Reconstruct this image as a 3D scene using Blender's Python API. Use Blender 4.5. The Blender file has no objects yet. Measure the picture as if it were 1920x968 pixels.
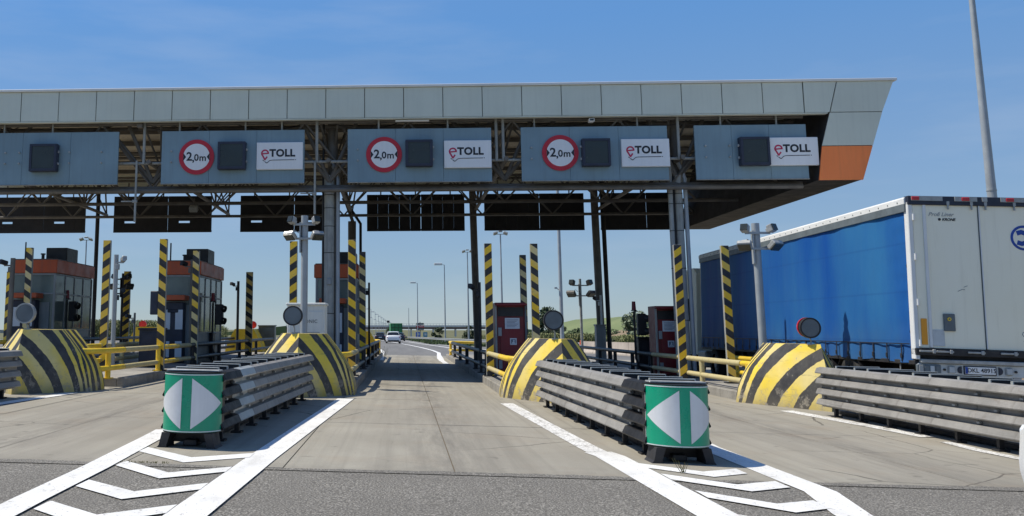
import bpy, bmesh, math, random
from mathutils import Vector, Matrix
random.seed(7)
R = math.radians
sc = bpy.context.scene
C = sc.collection

# ------------------------------------------------------------------ camera, sky, sun, exposure
F_PX, CX, CY, W_PX, H_PX = 1740.0, 665.0, 355.0, 1920.0, 968.0
cam_d = bpy.data.cameras.new('camera')
cam = bpy.data.objects.new('camera', cam_d)
C.objects.link(cam)
cam_d.sensor_width = 36.0
cam_d.sensor_fit = 'HORIZONTAL'
cam_d.lens = 36.0 * F_PX / W_PX
cam_d.shift_x = (W_PX / 2 - CX) / W_PX
cam_d.shift_y = -(H_PX / 2 - CY) / W_PX
cam_d.clip_start = 0.1
cam_d.clip_end = 6000
cam.location = (0, 0, 1.4)
cam.rotation_euler = (R(90 + 8.563), 0, R(2.993))
sc.camera = cam

SUN_TO = Vector((-0.65, 0.11, 1.0)).normalized()
world = bpy.data.worlds.new('World')
sc.world = world
world.use_nodes = True
wn, wl = world.node_tree.nodes, world.node_tree.links
wn.clear()
sky = wn.new('ShaderNodeTexSky')
sky.sky_type = 'NISHITA'
sky.sun_disc = False
sky.sun_elevation = math.asin(SUN_TO.z)
sky.sun_rotation = math.atan2(SUN_TO.x, SUN_TO.y)
sky.altitude = 0
sky.air_density = 1.0
sky.dust_density = 0.0
sky.ozone_density = 3.0
bg = wn.new('ShaderNodeBackground')
bg.inputs['Strength'].default_value = 0.135
# faint high cirrus over the whole sky
tc = wn.new('ShaderNodeTexCoord')
mp = wn.new('ShaderNodeMapping')
mp.inputs['Scale'].default_value = (1.6, 1.6, 9.0)
mp.inputs['Rotation'].default_value = (0.12, 0.05, 0.4)
cn = wn.new('ShaderNodeTexNoise')
cn.inputs['Scale'].default_value = 1.7
cn.inputs['Detail'].default_value = 7
cn.inputs['Roughness'].default_value = 0.55
cr = wn.new('ShaderNodeMapRange')
cr.inputs['From Min'].default_value = 0.50
cr.inputs['From Max'].default_value = 0.78
cr.inputs['To Max'].default_value = 0.20
mx = wn.new('ShaderNodeMix')
mx.data_type = 'RGBA'
mx.inputs['B'].default_value = (4.6, 5.0, 5.6, 1)
out = wn.new('ShaderNodeOutputWorld')
wl.new(tc.outputs['Generated'], mp.inputs['Vector'])
wl.new(mp.outputs['Vector'], cn.inputs['Vector'])
wl.new(cn.outputs['Fac'], cr.inputs['Value'])
wl.new(cr.outputs['Result'], mx.inputs['Factor'])
tint = wn.new('ShaderNodeMix')
tint.data_type = 'RGBA'
tint.blend_type = 'MULTIPLY'
tint.inputs['Factor'].default_value = 1.0
tint.inputs['B'].default_value = (0.80, 0.94, 1.12, 1)
wl.new(sky.outputs['Color'], tint.inputs['A'])
# summer haze: the lower sky evens out towards a soft grey blue, fading to the clear zenith
sep = wn.new('ShaderNodeSeparateXYZ')
wl.new(tc.outputs['Generated'], sep.inputs[0])
el = wn.new('ShaderNodeMapRange')
el.inputs['From Min'].default_value = 0.30
el.inputs['From Max'].default_value = 0.65
el.inputs['To Min'].default_value = 0.76
el.inputs['To Max'].default_value = 0.0
wl.new(sep.outputs['Z'], el.inputs['Value'])
hz = wn.new('ShaderNodeMix')
hz.data_type = 'RGBA'
hr = wn.new('ShaderNodeValToRGB')
hr.color_ramp.elements[0].position = 0.0
hr.color_ramp.elements[0].color = (0.215, 0.275, 0.325, 1)
hr.color_ramp.elements[1].position = 0.32
hr.color_ramp.elements[1].color = (0.085, 0.225, 0.475, 1)
hs = wn.new('ShaderNodeMix')
hs.data_type = 'RGBA'
hs.blend_type = 'MULTIPLY'
hs.inputs['Factor'].default_value = 1.0
hs.inputs['B'].default_value = (10, 10, 10, 1)
wl.new(sep.outputs['Z'], hr.inputs['Fac'])
wl.new(hr.outputs['Color'], hs.inputs['A'])
wl.new(hs.outputs['Result'], hz.inputs['B'])
wl.new(el.outputs['Result'], hz.inputs['Factor'])
wl.new(tint.outputs['Result'], hz.inputs['A'])
wl.new(hz.outputs['Result'], mx.inputs['A'])
wl.new(mx.outputs['Result'], bg.inputs['Color'])
wl.new(bg.outputs['Background'], out.inputs['Surface'])

sun_d = bpy.data.lights.new('sun', 'SUN')
sun_d.energy = 5.0
sun_d.angle = R(0.55)
sun_d.color = (1.0, 0.93, 0.80)
sun = bpy.data.objects.new('sun', sun_d)
C.objects.link(sun)
sun.rotation_euler = SUN_TO.to_track_quat('Z', 'Y').to_euler()
sc.view_settings.view_transform = 'Standard'
sc.view_settings.look = 'None'
sc.view_settings.exposure = 0.0
sc.view_settings.gamma = 1.0
sc.view_settings.use_curve_mapping = False
sc.render.engine = 'CYCLES'
sc.cycles.max_bounces = 6
sc.cycles.diffuse_bounces = 3
sc.cycles.transparent_max_bounces = 8

SLOPE = 0.02            # crossfall of the plaza: the ground drops 2 cm per metre to the right


def zg(x, y=0.0):
    return -SLOPE * max(-60.0, min(60.0, x)) - 0.0065 * max(0.0, min(y, 620.0) - 55.0)


# ------------------------------------------------------------------ materials
def s2l(r, g, b):
    f = lambda c: (c / 255 / 12.92) if c / 255 <= 0.04045 else ((c / 255 + 0.055) / 1.055) ** 2.4
    return (f(r), f(g), f(b), 1)


class NT:
    def __init__(s, name):
        s.m = bpy.data.materials.new(name)
        s.m.use_nodes = True
        s.n, s.l = s.m.node_tree.nodes, s.m.node_tree.links
        s.b = s.n['Principled BSDF']

    def node(s, t, **kw):
        o = s.n.new(t)
        for k, v in kw.items():
            setattr(o, k, v)
        return o

    def coord(s, kind='Object', scale=(1, 1, 1), rot=(0, 0, 0)):
        if kind == 'World':
            g = s.node('ShaderNodeNewGeometry').outputs['Position']
        else:
            g = s.node('ShaderNodeTexCoord').outputs[kind]
        m = s.node('ShaderNodeMapping')
        m.inputs['Scale'].default_value = scale
        m.inputs['Rotation'].default_value = rot
        s.l.new(g, m.inputs['Vector'])
        return m.outputs['Vector']

    def noise(s, vec, scale, detail=4, rough=0.6, lo=0.35, hi=0.65):
        t = s.node('ShaderNodeTexNoise')
        t.inputs['Scale'].default_value = scale
        t.inputs['Detail'].default_value = detail
        t.inputs['Roughness'].default_value = rough
        s.l.new(vec, t.inputs['Vector'])
        r = s.node('ShaderNodeMapRange')
        r.inputs['From Min'].default_value = lo
        r.inputs['From Max'].default_value = hi
        s.l.new(t.outputs['Fac'], r.inputs['Value'])
        return r.outputs['Result']

    def math(s, op, a, b=None, clamp=False):
        m = s.node('ShaderNodeMath', operation=op)
        m.use_clamp = clamp
        for i, v in enumerate((a, b)):
            if v is None:
                continue
            if isinstance(v, (int, float)):
                m.inputs[i].default_value = v
            else:
                s.l.new(v, m.inputs[i])
        return m.outputs[0]

    def mix(s, fac, a, b, blend='MIX'):
        m = s.node('ShaderNodeMix', data_type='RGBA', blend_type=blend)
        for nm, v in (('Factor', fac), ('A', a), ('B', b)):
            if isinstance(v, (int, float)):
                m.inputs[nm].default_value = v
            elif isinstance(v, tuple):
                m.inputs[nm].default_value = v if len(v) == 4 else (*v, 1)
            else:
                s.l.new(v, m.inputs[nm])
        return m.outputs['Result']

    def col(s, v):
        if isinstance(v, tuple):
            s.b.inputs['Base Color'].default_value = v if len(v) == 4 else (*v, 1)
        else:
            s.l.new(v, s.b.inputs['Base Color'])

    def bump(s, h, strength=0.3, dist=0.01):
        b = s.node('ShaderNodeBump')
        b.inputs['Strength'].default_value = strength
        b.inputs['Distance'].default_value = dist
        s.l.new(h, b.inputs['Height'])
        s.l.new(b.outputs['Normal'], s.b.inputs['Normal'])

    def rough(s, v):
        if isinstance(v, (int, float)):
            s.b.inputs['Roughness'].default_value = v
        else:
            s.l.new(v, s.b.inputs['Roughness'])


def hx(c, k):
    return (min(1, c[0] * k), min(1, c[1] * k), min(1, c[2] * k), 1)


def basic(name, c, rough=0.6, metal=0.0, var=0.18, scale=3.0, dirt=0.0, dirtcol=(0.08, 0.07, 0.055), fine=0.0, bump=0.0,
          streak=0.0, coord='World', alpha=None):
    t = NT(name)
    v = t.coord(coord)
    n = t.noise(v, scale)
    col = t.mix(n, hx(c, 1 - var), hx(c, 1 + var * 0.6))
    if fine:
        n2 = t.noise(v, 55, 2)
        col = t.mix(t.math('MULTIPLY', n2, fine), col, hx(c, 0.45))
    if dirt:
        d = t.noise(v, scale * 0.7 + 0.9, 7, 0.7, 0.5, 0.72)
        col = t.mix(t.math('MULTIPLY', d, dirt), col, dirtcol)
    if streak:
        vs = t.coord(coord, (9, 9, 0.45))
        d = t.noise(vs, 1.4, 5, 0.6, 0.48, 0.75)
        col = t.mix(t.math('MULTIPLY', d, streak), col, dirtcol)
    t.col(col)
    rn = t.noise(v, scale * 2.3, 3)
    t.rough(t.math('ADD', t.math('MULTIPLY', rn, 0.14), max(0.03, rough - 0.07)))
    t.b.inputs['Metallic'].default_value = metal
    if bump:
        t.bump(t.noise(v, 38, 5), bump, 0.008)
    if alpha is not None:
        t.b.inputs['Alpha'].default_value = alpha
    return t.m


M = {}
M['steel_dark'] = basic('painted_truss_steel', (0.14, 0.128, 0.112), 0.6, 0, 0.25, 2, dirt=0.35)
M['steel_pale'] = basic('pale_painted_steel', (0.34, 0.35, 0.33), 0.55, 0, 0.2, 2.5, streak=0.45)
M['galv'] = basic('galvanised_steel', (0.38, 0.39, 0.385), 0.45, 0.25, 0.2, 6, dirt=0.25)
M['rail_old'] = basic('weathered_rail_steel', (0.27, 0.258, 0.24), 0.6, 0.0, 0.2, 2.2, dirt=0.5, fine=0.15, dirtcol=(0.13, 0.10, 0.08))
t = NT('weathered_zinc_rail')
v = t.coord('Object')
col = t.mix(t.noise(t.coord('World', (1, 1, 1)), 2.4, 5), (0.20, 0.192, 0.178), (0.31, 0.297, 0.275))
spk = t.noise(t.coord('World'), 34, 3, 0.6, 0.42, 0.62)
col = t.mix(t.math('MULTIPLY', spk, 0.28), col, (0.16, 0.15, 0.14))
col = t.mix(t.math('MULTIPLY', t.noise(t.coord('World', (1, 0.35, 1)), 4.2, 7, 0.75, 0.60, 0.70), 0.65), col, (0.13, 0.085, 0.055))
col = t.mix(t.math('MULTIPLY', t.noise(t.coord('World', (2, 0.12, 6)), 2.2, 6, 0.7, 0.56, 0.68), 0.5), col, (0.085, 0.08, 0.075))
sx = t.node('ShaderNodeSeparateXYZ')
t.l.new(v, sx.inputs[0])
lap = t.math('SUBTRACT', 1.0, t.math('DIVIDE', sx.outputs['Y'], 0.09), True)
col = t.mix(t.math('MULTIPLY', lap, 0.55), col, (0.10, 0.085, 0.07))
tint = t.math('MULTIPLY', t.node('ShaderNodeObjectInfo').outputs['Random'], 0.35)
col = t.mix(tint, col, (0.33, 0.32, 0.30))
t.col(col)
t.rough(0.55)
t.bump(t.noise(t.coord('World', (1, 0.5, 1)), 3.0, 4), 0.25, 0.03)
M['rail_old'] = t.m
M['rail_new'] = basic('fresh_galvanised_rail', (0.40, 0.43, 0.43), 0.42, 0.25, 0.1, 2.2, dirt=0.12)
M['plastic_black'] = basic('black_plastic', (0.022, 0.022, 0.024), 0.45, 0, 0.3, 4, dirt=0.15, dirtcol=(0.10, 0.09, 0.08))
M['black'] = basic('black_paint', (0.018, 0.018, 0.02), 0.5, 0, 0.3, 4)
M['navy'] = basic('navy_paint', (0.018, 0.024, 0.045), 0.5, 0, 0.3, 4)
M['screen'] = basic('dark_display_glass', (0.028, 0.034, 0.03), 0.22, 0, 0.2, 1.2)
M['display_frame'] = basic('display_frame_paint', (0.022, 0.026, 0.05), 0.45)
M['fascia'] = basic('fascia_aluminium', (0.63, 0.655, 0.56), 0.42, 0.05, 0.05, 0.6, streak=0.12, dirtcol=(0.34, 0.35, 0.31))
M['fascia_orange'] = basic('fascia_orange', (0.98, 0.25, 0.062), 0.45, 0, 0.06, 0.7, streak=0.1)
M['coping'] = basic('coping_aluminium', (0.72, 0.73, 0.72), 0.5, 0, 0.06, 1.0)
M['board'] = basic('board_blue_grey', (0.195, 0.29, 0.345), 0.5, 0.0, 0.12, 0.55, streak=0.22, dirtcol=(0.12, 0.15, 0.16))
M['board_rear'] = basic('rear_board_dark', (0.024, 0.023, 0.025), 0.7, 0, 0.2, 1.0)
M['deck'] = basic('roof_deck_tan', (0.66, 0.58, 0.44), 0.7, 0, 0.15, 0.8, streak=0.3)
M['sign_white'] = basic('sign_white', (0.78, 0.79, 0.80), 0.4, 0, 0.03, 0.9, streak=0.06)
M['sign_red'] = basic('sign_red', (0.50, 0.012, 0.03), 0.4, 0, 0.06, 2)
M['sign_black'] = basic('sign_black', (0.012, 0.012, 0.018), 0.45)
M['logo_red'] = basic('logo_red', (0.50, 0.01, 0.07), 0.4, 0, 0.05, 2)
M['green'] = basic('reflective_green', (0.003, 0.30, 0.17), 0.3, 0, 0.1, 1.5, dirt=0.25, streak=0.15, dirtcol=(0.03, 0.14, 0.09))
M['refl_white'] = basic('reflective_white', (0.64, 0.66, 0.68), 0.35, 0, 0.06, 2, dirt=0.22, streak=0.2, dirtcol=(0.36, 0.36, 0.34))
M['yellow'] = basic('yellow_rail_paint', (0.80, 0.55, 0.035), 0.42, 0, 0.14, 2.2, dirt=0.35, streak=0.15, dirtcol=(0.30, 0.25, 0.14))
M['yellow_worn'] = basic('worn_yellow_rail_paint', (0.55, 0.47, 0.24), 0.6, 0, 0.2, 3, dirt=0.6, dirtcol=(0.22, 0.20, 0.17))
M['yellow_block'] = basic('yellow_block_paint', (0.82, 0.56, 0.03), 0.6, 0, 0.1, 1.5, dirt=0.25, dirtcol=(0.4, 0.32, 0.1))
M['kerb'] = basic('kerb_concrete', (0.30, 0.285, 0.255), 0.85, 0, 0.2, 2.0, dirt=0.55, fine=0.3, bump=0.4)
M['island'] = basic('island_concrete', (0.34, 0.325, 0.295), 0.85, 0, 0.2, 1.2, dirt=0.4, fine=0.25, bump=0.3)
M['booth_orange'] = basic('booth_orange', (0.55, 0.10, 0.028), 0.5, 0, 0.15, 1.2, streak=0.3, dirtcol=(0.20, 0.09, 0.07))
M['booth_grey'] = basic('booth_grey', (0.30, 0.32, 0.33), 0.5, 0, 0.1, 1.5, streak=0.25)
M['booth_panel'] = basic('booth_panel', (0.24, 0.28, 0.30), 0.5, 0, 0.15, 1.5, streak=0.2)
M['glass'] = basic('tinted_glass', (0.20, 0.25, 0.235), 0.08, 0, 0.25, 0.8, alpha=0.8)
M['glass_dark'] = basic('dark_glass', (0.012, 0.014, 0.016), 0.08, 0, 0.2, 0.8)
M['machine_red'] = basic('machine_red', (0.20, 0.012, 0.02), 0.45, 0, 0.15, 2, streak=0.25)
M['paper'] = basic('paper_white', (0.62, 0.66, 0.70), 0.7, 0, 0.05, 2)
M['paper_text'] = basic('print_grey', (0.14, 0.17, 0.22), 0.7)
M['cabinet'] = basic('cabinet_white', (0.72, 0.74, 0.71), 0.5, 0, 0.06, 1.2, streak=0.12)
M['cab_text'] = basic('print_dark', (0.12, 0.13, 0.14), 0.6)
M['curtain'] = None
M['trailer_white'] = None
M['tyre'] = basic('tyre_rubber', (0.022, 0.022, 0.022), 0.85, 0, 0.3, 6, dirt=0.4, dirtcol=(0.1, 0.095, 0.085))
M['chassis'] = basic('chassis_paint', (0.02, 0.02, 0.023), 0.6, 0, 0.3, 3, dirt=0.4)
M['red_lens'] = basic('red_lens', (0.55, 0.02, 0.03), 0.3)
M['amber'] = basic('amber_plate', (0.80, 0.33, 0.02), 0.4, 0, 0.05, 2)
M['blue_logo'] = basic('blue_print', (0.01, 0.06, 0.34), 0.5)
M['grey_box'] = basic('grey_box', (0.13, 0.155, 0.17), 0.5)
M['patch'] = basic('repair_patch', (0.52, 0.55, 0.56), 0.5)
M['car_white'] = basic('car_white', (0.72, 0.73, 0.74), 0.25, 0, 0.04, 1)
M['car_dark'] = basic('car_dark', (0.02, 0.022, 0.03), 0.25, 0, 0.04, 1)
M['truck_green'] = basic('truck_green', (0.03, 0.20, 0.07), 0.6, 0, 0.2, 1)
M['road_sign_blue'] = basic('road_sign_blue', (0.02, 0.10, 0.50), 0.4, 0, 0.05, 2)
M['road_sign_teal'] = basic('road_sign_teal', (0.02, 0.22, 0.36), 0.4, 0, 0.05, 2)
M['bridge'] = basic('bridge_concrete', (0.62, 0.60, 0.58), 0.8, 0, 0.1, 0.2)
M['bridge_beam'] = basic('bridge_beam', (0.16, 0.12, 0.13), 0.8, 0, 0.1, 0.2)
M['lamp_steel'] = basic('lamp_pole_steel', (0.36, 0.39, 0.41), 0.5, 0.2, 0.12, 1.5)
M['cone_orange'] = basic('cone_orange', (0.75, 0.10, 0.03), 0.5, 0, 0.1, 3)
M['barrier_concrete'] = basic('barrier_concrete', (0.46, 0.40, 0.34), 0.85, 0, 0.15, 0.8, streak=0.4)
M['bark'] = basic('bark', (0.10, 0.075, 0.055), 0.9, 0, 0.3, 3)
M['soil'] = basic('roadside_soil', (0.27, 0.20, 0.12), 0.9, 0, 0.2, 0.1)
M['hill'] = None


M['plastic_black'].node_tree.nodes['Principled BSDF'].inputs['Specular IOR Level'].default_value = 0.15


def leaf_mat(name, c1, c2):
    t = NT(name)
    v = t.coord('World')
    oi = t.node('ShaderNodeNewGeometry').outputs['Random Per Island']
    n = t.noise(v, 0.8, 3)
    col = t.mix(oi, c1, c2)
    col = t.mix(t.math('MULTIPLY', n, 0.4), col, hx(c1, 0.7))
    t.col(col)
    t.rough(0.7)
    return t.m


M['leaf'] = leaf_mat('foliage_green', (0.035, 0.065, 0.018), (0.075, 0.115, 0.03))
M['leaf_dark'] = leaf_mat('foliage_dark', (0.018, 0.04, 0.014), (0.045, 0.075, 0.022))
M['leaf_pale'] = leaf_mat('foliage_pale', (0.13, 0.17, 0.10), (0.20, 0.24, 0.15))
M['corn'] = leaf_mat('maize_leaves', (0.085, 0.115, 0.03), (0.26, 0.25, 0.09))
M['weed'] = leaf_mat('dry_weed', (0.10, 0.10, 0.03), (0.20, 0.17, 0.06))

# concrete pavement: patchy, streaky, with a dark rubber and oil band along the middle of each lane
t = NT('pavement_concrete')
v = t.coord('World')
big = t.noise(v, 0.35, 5, 0.6)
vs = t.coord('World', (2.2, 0.16, 1))
st = t.noise(vs, 1.6, 6, 0.65, 0.38, 0.7)
fine = t.noise(v, 70, 3, 0.6, 0.3, 0.7)
grit = t.noise(v, 260, 2, 0.6, 0.35, 0.65)
col = t.mix(big, (0.335, 0.314, 0.258), (0.42, 0.394, 0.325))
col = t.mix(t.math('MULTIPLY', st, 0.30), col, (0.215, 0.192, 0.158))
col = t.mix(t.math('MULTIPLY', fine, 0.22), col, (0.21, 0.193, 0.165))
col = t.mix(t.math('MULTIPLY', grit, 0.20), col, (0.15, 0.14, 0.12))
sx = t.node('ShaderNodeSeparateXYZ')
t.l.new(t.node('ShaderNodeNewGeometry').outputs['Position'], sx.inputs[0])
# lanes repeat every 5.1 m, lane centre at x = 0.55
ph = t.math('SUBTRACT', t.math('MODULO', t.math('ADD', sx.outputs['X'], 22.4), 5.1), 2.55)
band = t.math('SUBTRACT', 1.0, t.math('DIVIDE', t.math('ABSOLUTE', ph), 0.75), True)
oil = t.noise(t.coord('World', (3.0, 0.35, 1)), 1.5, 7, 0.75, 0.36, 0.66)
col = t.mix(t.math('MULTIPLY', t.math('MULTIPLY', band, oil), 0.8), col, (0.14, 0.128, 0.11))
oi = t.node('ShaderNodeObjectInfo').outputs['Random']
col = t.mix(t.math('MULTIPLY', oi, 0.22), col, (0.26, 0.235, 0.195))
crk = t.node('ShaderNodeTexVoronoi', feature='DISTANCE_TO_EDGE')
crk.inputs['Scale'].default_value = 0.33
wv = t.node('ShaderNodeMixRGB')
wv.inputs['Fac'].default_value = 0.12
wn_ = t.node('ShaderNodeTexNoise')
wn_.inputs['Scale'].default_value = 1.4
wn_.inputs['Detail'].default_value = 6
t.l.new(v, wn_.inputs['Vector'])
t.l.new(v, wv.inputs['Color1'])
t.l.new(wn_.outputs['Color'], wv.inputs['Color2'])
t.l.new(wv.outputs['Color'], crk.inputs['Vector'])
ck = t.math('MULTIPLY', t.math('LESS_THAN', crk.outputs['Distance'], 0.0028), t.noise(v, 0.23, 2, 0.5, 0.50, 0.56))
col = t.mix(t.math('MULTIPLY', ck, 0.75), col, (0.07, 0.062, 0.052))
trk = t.math('SUBTRACT', 1.0, t.math('DIVIDE', t.math('ABSOLUTE', t.math('SUBTRACT', t.math('ABSOLUTE', ph), 0.78)), 0.24), True)
col = t.mix(t.math('MULTIPLY', t.math('MULTIPLY', trk, t.noise(t.coord('World', (3, 0.12, 1)), 1.1, 5, 0.6, 0.35, 0.65)), 0.38), col, (0.17, 0.155, 0.125))
tyre = t.noise(t.coord('World', (5.5, 0.07, 1)), 1.0, 5, 0.6, 0.50, 0.72)
col = t.mix(t.math('MULTIPLY', tyre, 0.35), col, (0.15, 0.14, 0.12))
spot = t.noise(v, 3.3, 3, 0.5, 0.66, 0.74)
col = t.mix(t.math('MULTIPLY', spot, 0.55), col, (0.10, 0.09, 0.078))
edge = t.math('MULTIPLY', t.math('SUBTRACT', 1.0, t.math('DIVIDE', t.math('SUBTRACT', sx.outputs['Y'], 9.5), 0.9), True), t.noise(v, 2.2, 6, 0.7, 0.4, 0.7))
col = t.mix(t.math('MULTIPLY', edge, 0.5), col, (0.17, 0.158, 0.135))
brown = t.noise(v, 0.9, 5, 0.6, 0.52, 0.75)
col = t.mix(t.math('MULTIPLY', brown, 0.28), col, (0.27, 0.20, 0.135))
scr = t.noise(t.coord('World', (2.2, 0.25, 1), (0, 0, 0.35)), 3.2, 8, 0.8, 0.62, 0.70)
col = t.mix(t.math('MULTIPLY', scr, 0.5), col, (0.11, 0.10, 0.09))
t.col(col)
t.rough(0.8)
t.b.inputs['Specular IOR Level'].default_value = 0.25
t.bump(t.math('ADD', fine, grit), 0.25, 0.004)
M['concrete'] = t.m

# foreground asphalt: pale stones in dark binder
t = NT('coarse_asphalt')
v = t.coord('World')
g1 = t.noise(v, 62, 2, 0.6, 0.50, 0.60)
g2 = t.noise(v, 40, 4, 0.7, 0.46, 0.60)
big = t.noise(v, 0.5, 5)
col = t.mix(g2, (0.10, 0.092, 0.077), (0.185, 0.173, 0.148))
col = t.mix(t.math('MULTIPLY', g1, 0.9), col, (0.43, 0.405, 0.355))
col = t.mix(t.math('MULTIPLY', big, 0.35), col, (0.115, 0.106, 0.092))
t.col(col)
t.rough(0.85)
t.bump(t.math('ADD', g1, g2), 0.6, 0.006)
M['asphalt'] = t.m

t = NT('motorway_asphalt')
v = t.coord('World')
col = t.mix(t.noise(t.coord('World', (1, 0.05, 1)), 0.8, 5), (0.15, 0.145, 0.135), (0.20, 0.193, 0.178))
col = t.mix(t.math('MULTIPLY', t.noise(v, 60, 2), 0.25), col, (0.09, 0.085, 0.08))
t.col(col)
t.rough(0.8)
M['asphalt_far'] = t.m

# white road paint, chipped so that the surface below shows
for nm, lo, hi in (('paint', 0.60, 0.66), ('paint_worn', 0.52, 0.62)):
    t = NT('road_' + nm)
    v = t.coord('World')
    n = t.noise(v, 26, 6, 0.7, lo, hi)
    n2 = t.noise(t.coord('World', (2.2, 1.1, 1)), 3.5, 8, 0.75, lo, hi + 0.02)
    wear = t.math('MAXIMUM', n, n2)
    base = t.mix(t.noise(v, 3, 4), (0.78, 0.77, 0.73), (0.86, 0.855, 0.83))
    grime = t.noise(t.coord('World', (1.6, 0.5, 1)), 1.7, 7, 0.7, 0.45, 0.72)
    base = t.mix(t.math('MULTIPLY', grime, 0.45), base, (0.40, 0.38, 0.34))
    t.col(t.mix(wear, base, (0.22, 0.205, 0.18)))
    t.rough(0.6)
    t.bump(t.noise(v, 80, 3), 0.25, 0.003)
    M[nm] = t.m

t = NT('field_ground')
v = t.coord('World')
col = t.mix(t.noise(v, 0.05, 5), (0.10, 0.11, 0.04), (0.19, 0.165, 0.075))
col = t.mix(t.math('MULTIPLY', t.noise(v, 2.0, 4), 0.5), col, (0.06, 0.075, 0.025))
t.col(col)
t.rough(0.95)
M['ground'] = t.m

t = NT('grass_hill')
v = t.coord('World')
col = t.mix(t.noise(v, 0.03, 5), (0.11, 0.155, 0.055), (0.175, 0.215, 0.09))
col = t.mix(t.math('MULTIPLY', t.noise(v, 0.4, 4), 0.4), col, (0.15, 0.16, 0.07))
t.col(col)
t.rough(0.95)
M['hill'] = t.m

# curtain: blue tarpaulin with grime and dents
t = NT('blue_tarpaulin')
v = t.coord('Object')
col = t.mix(t.noise(t.coord('Object', (1, 0.5, 0.12)), 1.1, 3, 0.5), (0.008, 0.075, 0.31), (0.028, 0.145, 0.34))
col = t.mix(t.math('MULTIPLY', t.noise(v, 1.1, 7, 0.7, 0.5, 0.75), 0.25), col, (0.03, 0.11, 0.26))
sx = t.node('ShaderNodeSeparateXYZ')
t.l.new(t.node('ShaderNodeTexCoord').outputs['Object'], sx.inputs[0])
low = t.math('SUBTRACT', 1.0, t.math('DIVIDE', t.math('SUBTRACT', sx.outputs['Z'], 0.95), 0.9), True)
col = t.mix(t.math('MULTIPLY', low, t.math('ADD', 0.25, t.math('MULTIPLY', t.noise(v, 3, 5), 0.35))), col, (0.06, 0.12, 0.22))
band = t.math('LESS_THAN', t.math('ABSOLUTE', t.math('SUBTRACT', t.math('MODULO', sx.outputs['Z'], 0.92), 0.46)), 0.02)
col = t.mix(t.math('MULTIPLY', band, 0.22), col, (0.01, 0.05, 0.2))
t.col(col)
t.rough(0.55)
t.b.inputs['Specular IOR Level'].default_value = 0.12
t.bump(t.noise(t.coord('Object', (1, 0.9, 0.35)), 1.3, 3, 0.5), 0.25, 0.05)
M['curtain'] = t.m

t = NT('trailer_white_paint')
v = t.coord('Object')
col = t.mix(t.noise(v, 0.8, 4), (0.88, 0.84, 0.67), (0.90, 0.87, 0.72))
col = t.mix(t.math('MULTIPLY', t.noise(t.coord('Object', (7, 7, 0.5)), 1.3, 5, 0.6, 0.54, 0.76), 0.20), col, (0.46, 0.40, 0.28))
col = t.mix(t.math('MULTIPLY', t.noise(t.coord('Object', (5, 5, 14)), 1.2, 8, 0.8, 0.66, 0.72), 0.5), col, (0.18, 0.17, 0.15))
t.col(col)
t.rough(0.42)
M['trailer_white'] = t.m


def stripe_mat(name, k, fade):
    """hazard paint in diagonal bands; the print follows the board's own x and z"""
    t = NT(name)
    sx = t.node('ShaderNodeSeparateXYZ')
    t.l.new(t.node('ShaderNodeTexCoord').outputs['Object'], sx.inputs[0])
    s = t.math('ADD', sx.outputs['Z'], t.math('MULTIPLY', sx.outputs['X'], k))
    fr = t.math('FRACT', t.math('DIVIDE', s, 0.385))
    m = t.math('GREATER_THAN', fr, 0.5)
    v = t.coord('World')
    n = t.noise(v, 1.0, 3, 0.5, 0.4, 0.6)
    ye = t.mix(t.math('MULTIPLY', n, fade), (0.95, 0.58, 0.02), (0.80, 0.64, 0.30))
    bl = t.mix(t.noise(v, 6, 3), (0.02, 0.02, 0.024), (0.045, 0.042, 0.042))
    col = t.mix(m, bl, ye)
    d = t.noise(v, 9, 6, 0.7, 0.62, 0.7)
    col = t.mix(t.math('MULTIPLY', d, 0.6), col, (0.25, 0.22, 0.17))
    t.col(col)
    t.rough(0.45)
    return t.m


M['stripe_up'] = stripe_mat('hazard_bands_rising', -0.70, 0.15)
M['stripe_down'] = stripe_mat('hazard_bands_falling', 0.70, 0.3)
M['stripe_down_faded'] = stripe_mat('hazard_bands_falling_faded', 0.70, 1.6)

# chevron paint of the concrete wedges: bands follow the curve of the flank (uv.x = band coordinate)
t = NT('hazard_wedge_paint')
uv = t.node('ShaderNodeUVMap')
uv.uv_map = 'bands'
sx = t.node('ShaderNodeSeparateXYZ')
t.l.new(uv.outputs['UV'], sx.inputs[0])
v = t.coord('World')
wob = t.math('MULTIPLY', t.math('SUBTRACT', t.noise(v, 3, 3), 0.5), 0.02)
rp = t.node('ShaderNodeValToRGB')
rp.color_ramp.interpolation = 'CONSTANT'
BANDS = [(-9, 1), (-0.60, 0), (-0.42, 1), (-0.235, 0), (-0.06, 1), (0.165, 0), (0.315, 1), (0.405, 0), (0.485, 1), (0.55, 0), (0.62, 1), (0.69, 0), (0.86, 1), (1.0, 0), (1.2, 1), (1.4, 0)]
for i, (bs, bv) in enumerate(BANDS):
    pos = max(0.0, (bs + 1.0) / 3.0)
    e = rp.color_ramp.elements[0] if i == 0 else (rp.color_ramp.elements[1] if i == 1 else rp.color_ramp.elements.new(pos))
    e.position = pos
    e.color = (bv, bv, bv, 1)
t.l.new(t.math('DIVIDE', t.math('ADD', t.math('ADD', sx.outputs['X'], wob), 1.0), 3.0), rp.inputs['Fac'])
m = rp.outputs['Color']
tone = t.noise(v, 0.9, 3, 0.5, 0.42, 0.58)
ye = t.mix(tone, (0.84, 0.62, 0.05), (0.76, 0.62, 0.24))
ye = t.mix(t.math('MULTIPLY', t.noise(v, 5, 4), 0.18), ye, (0.45, 0.36, 0.12))
bl = t.mix(t.noise(v, 7, 4), (0.026, 0.026, 0.029), (0.055, 0.054, 0.053))
col = t.mix(m, bl, ye)
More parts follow.
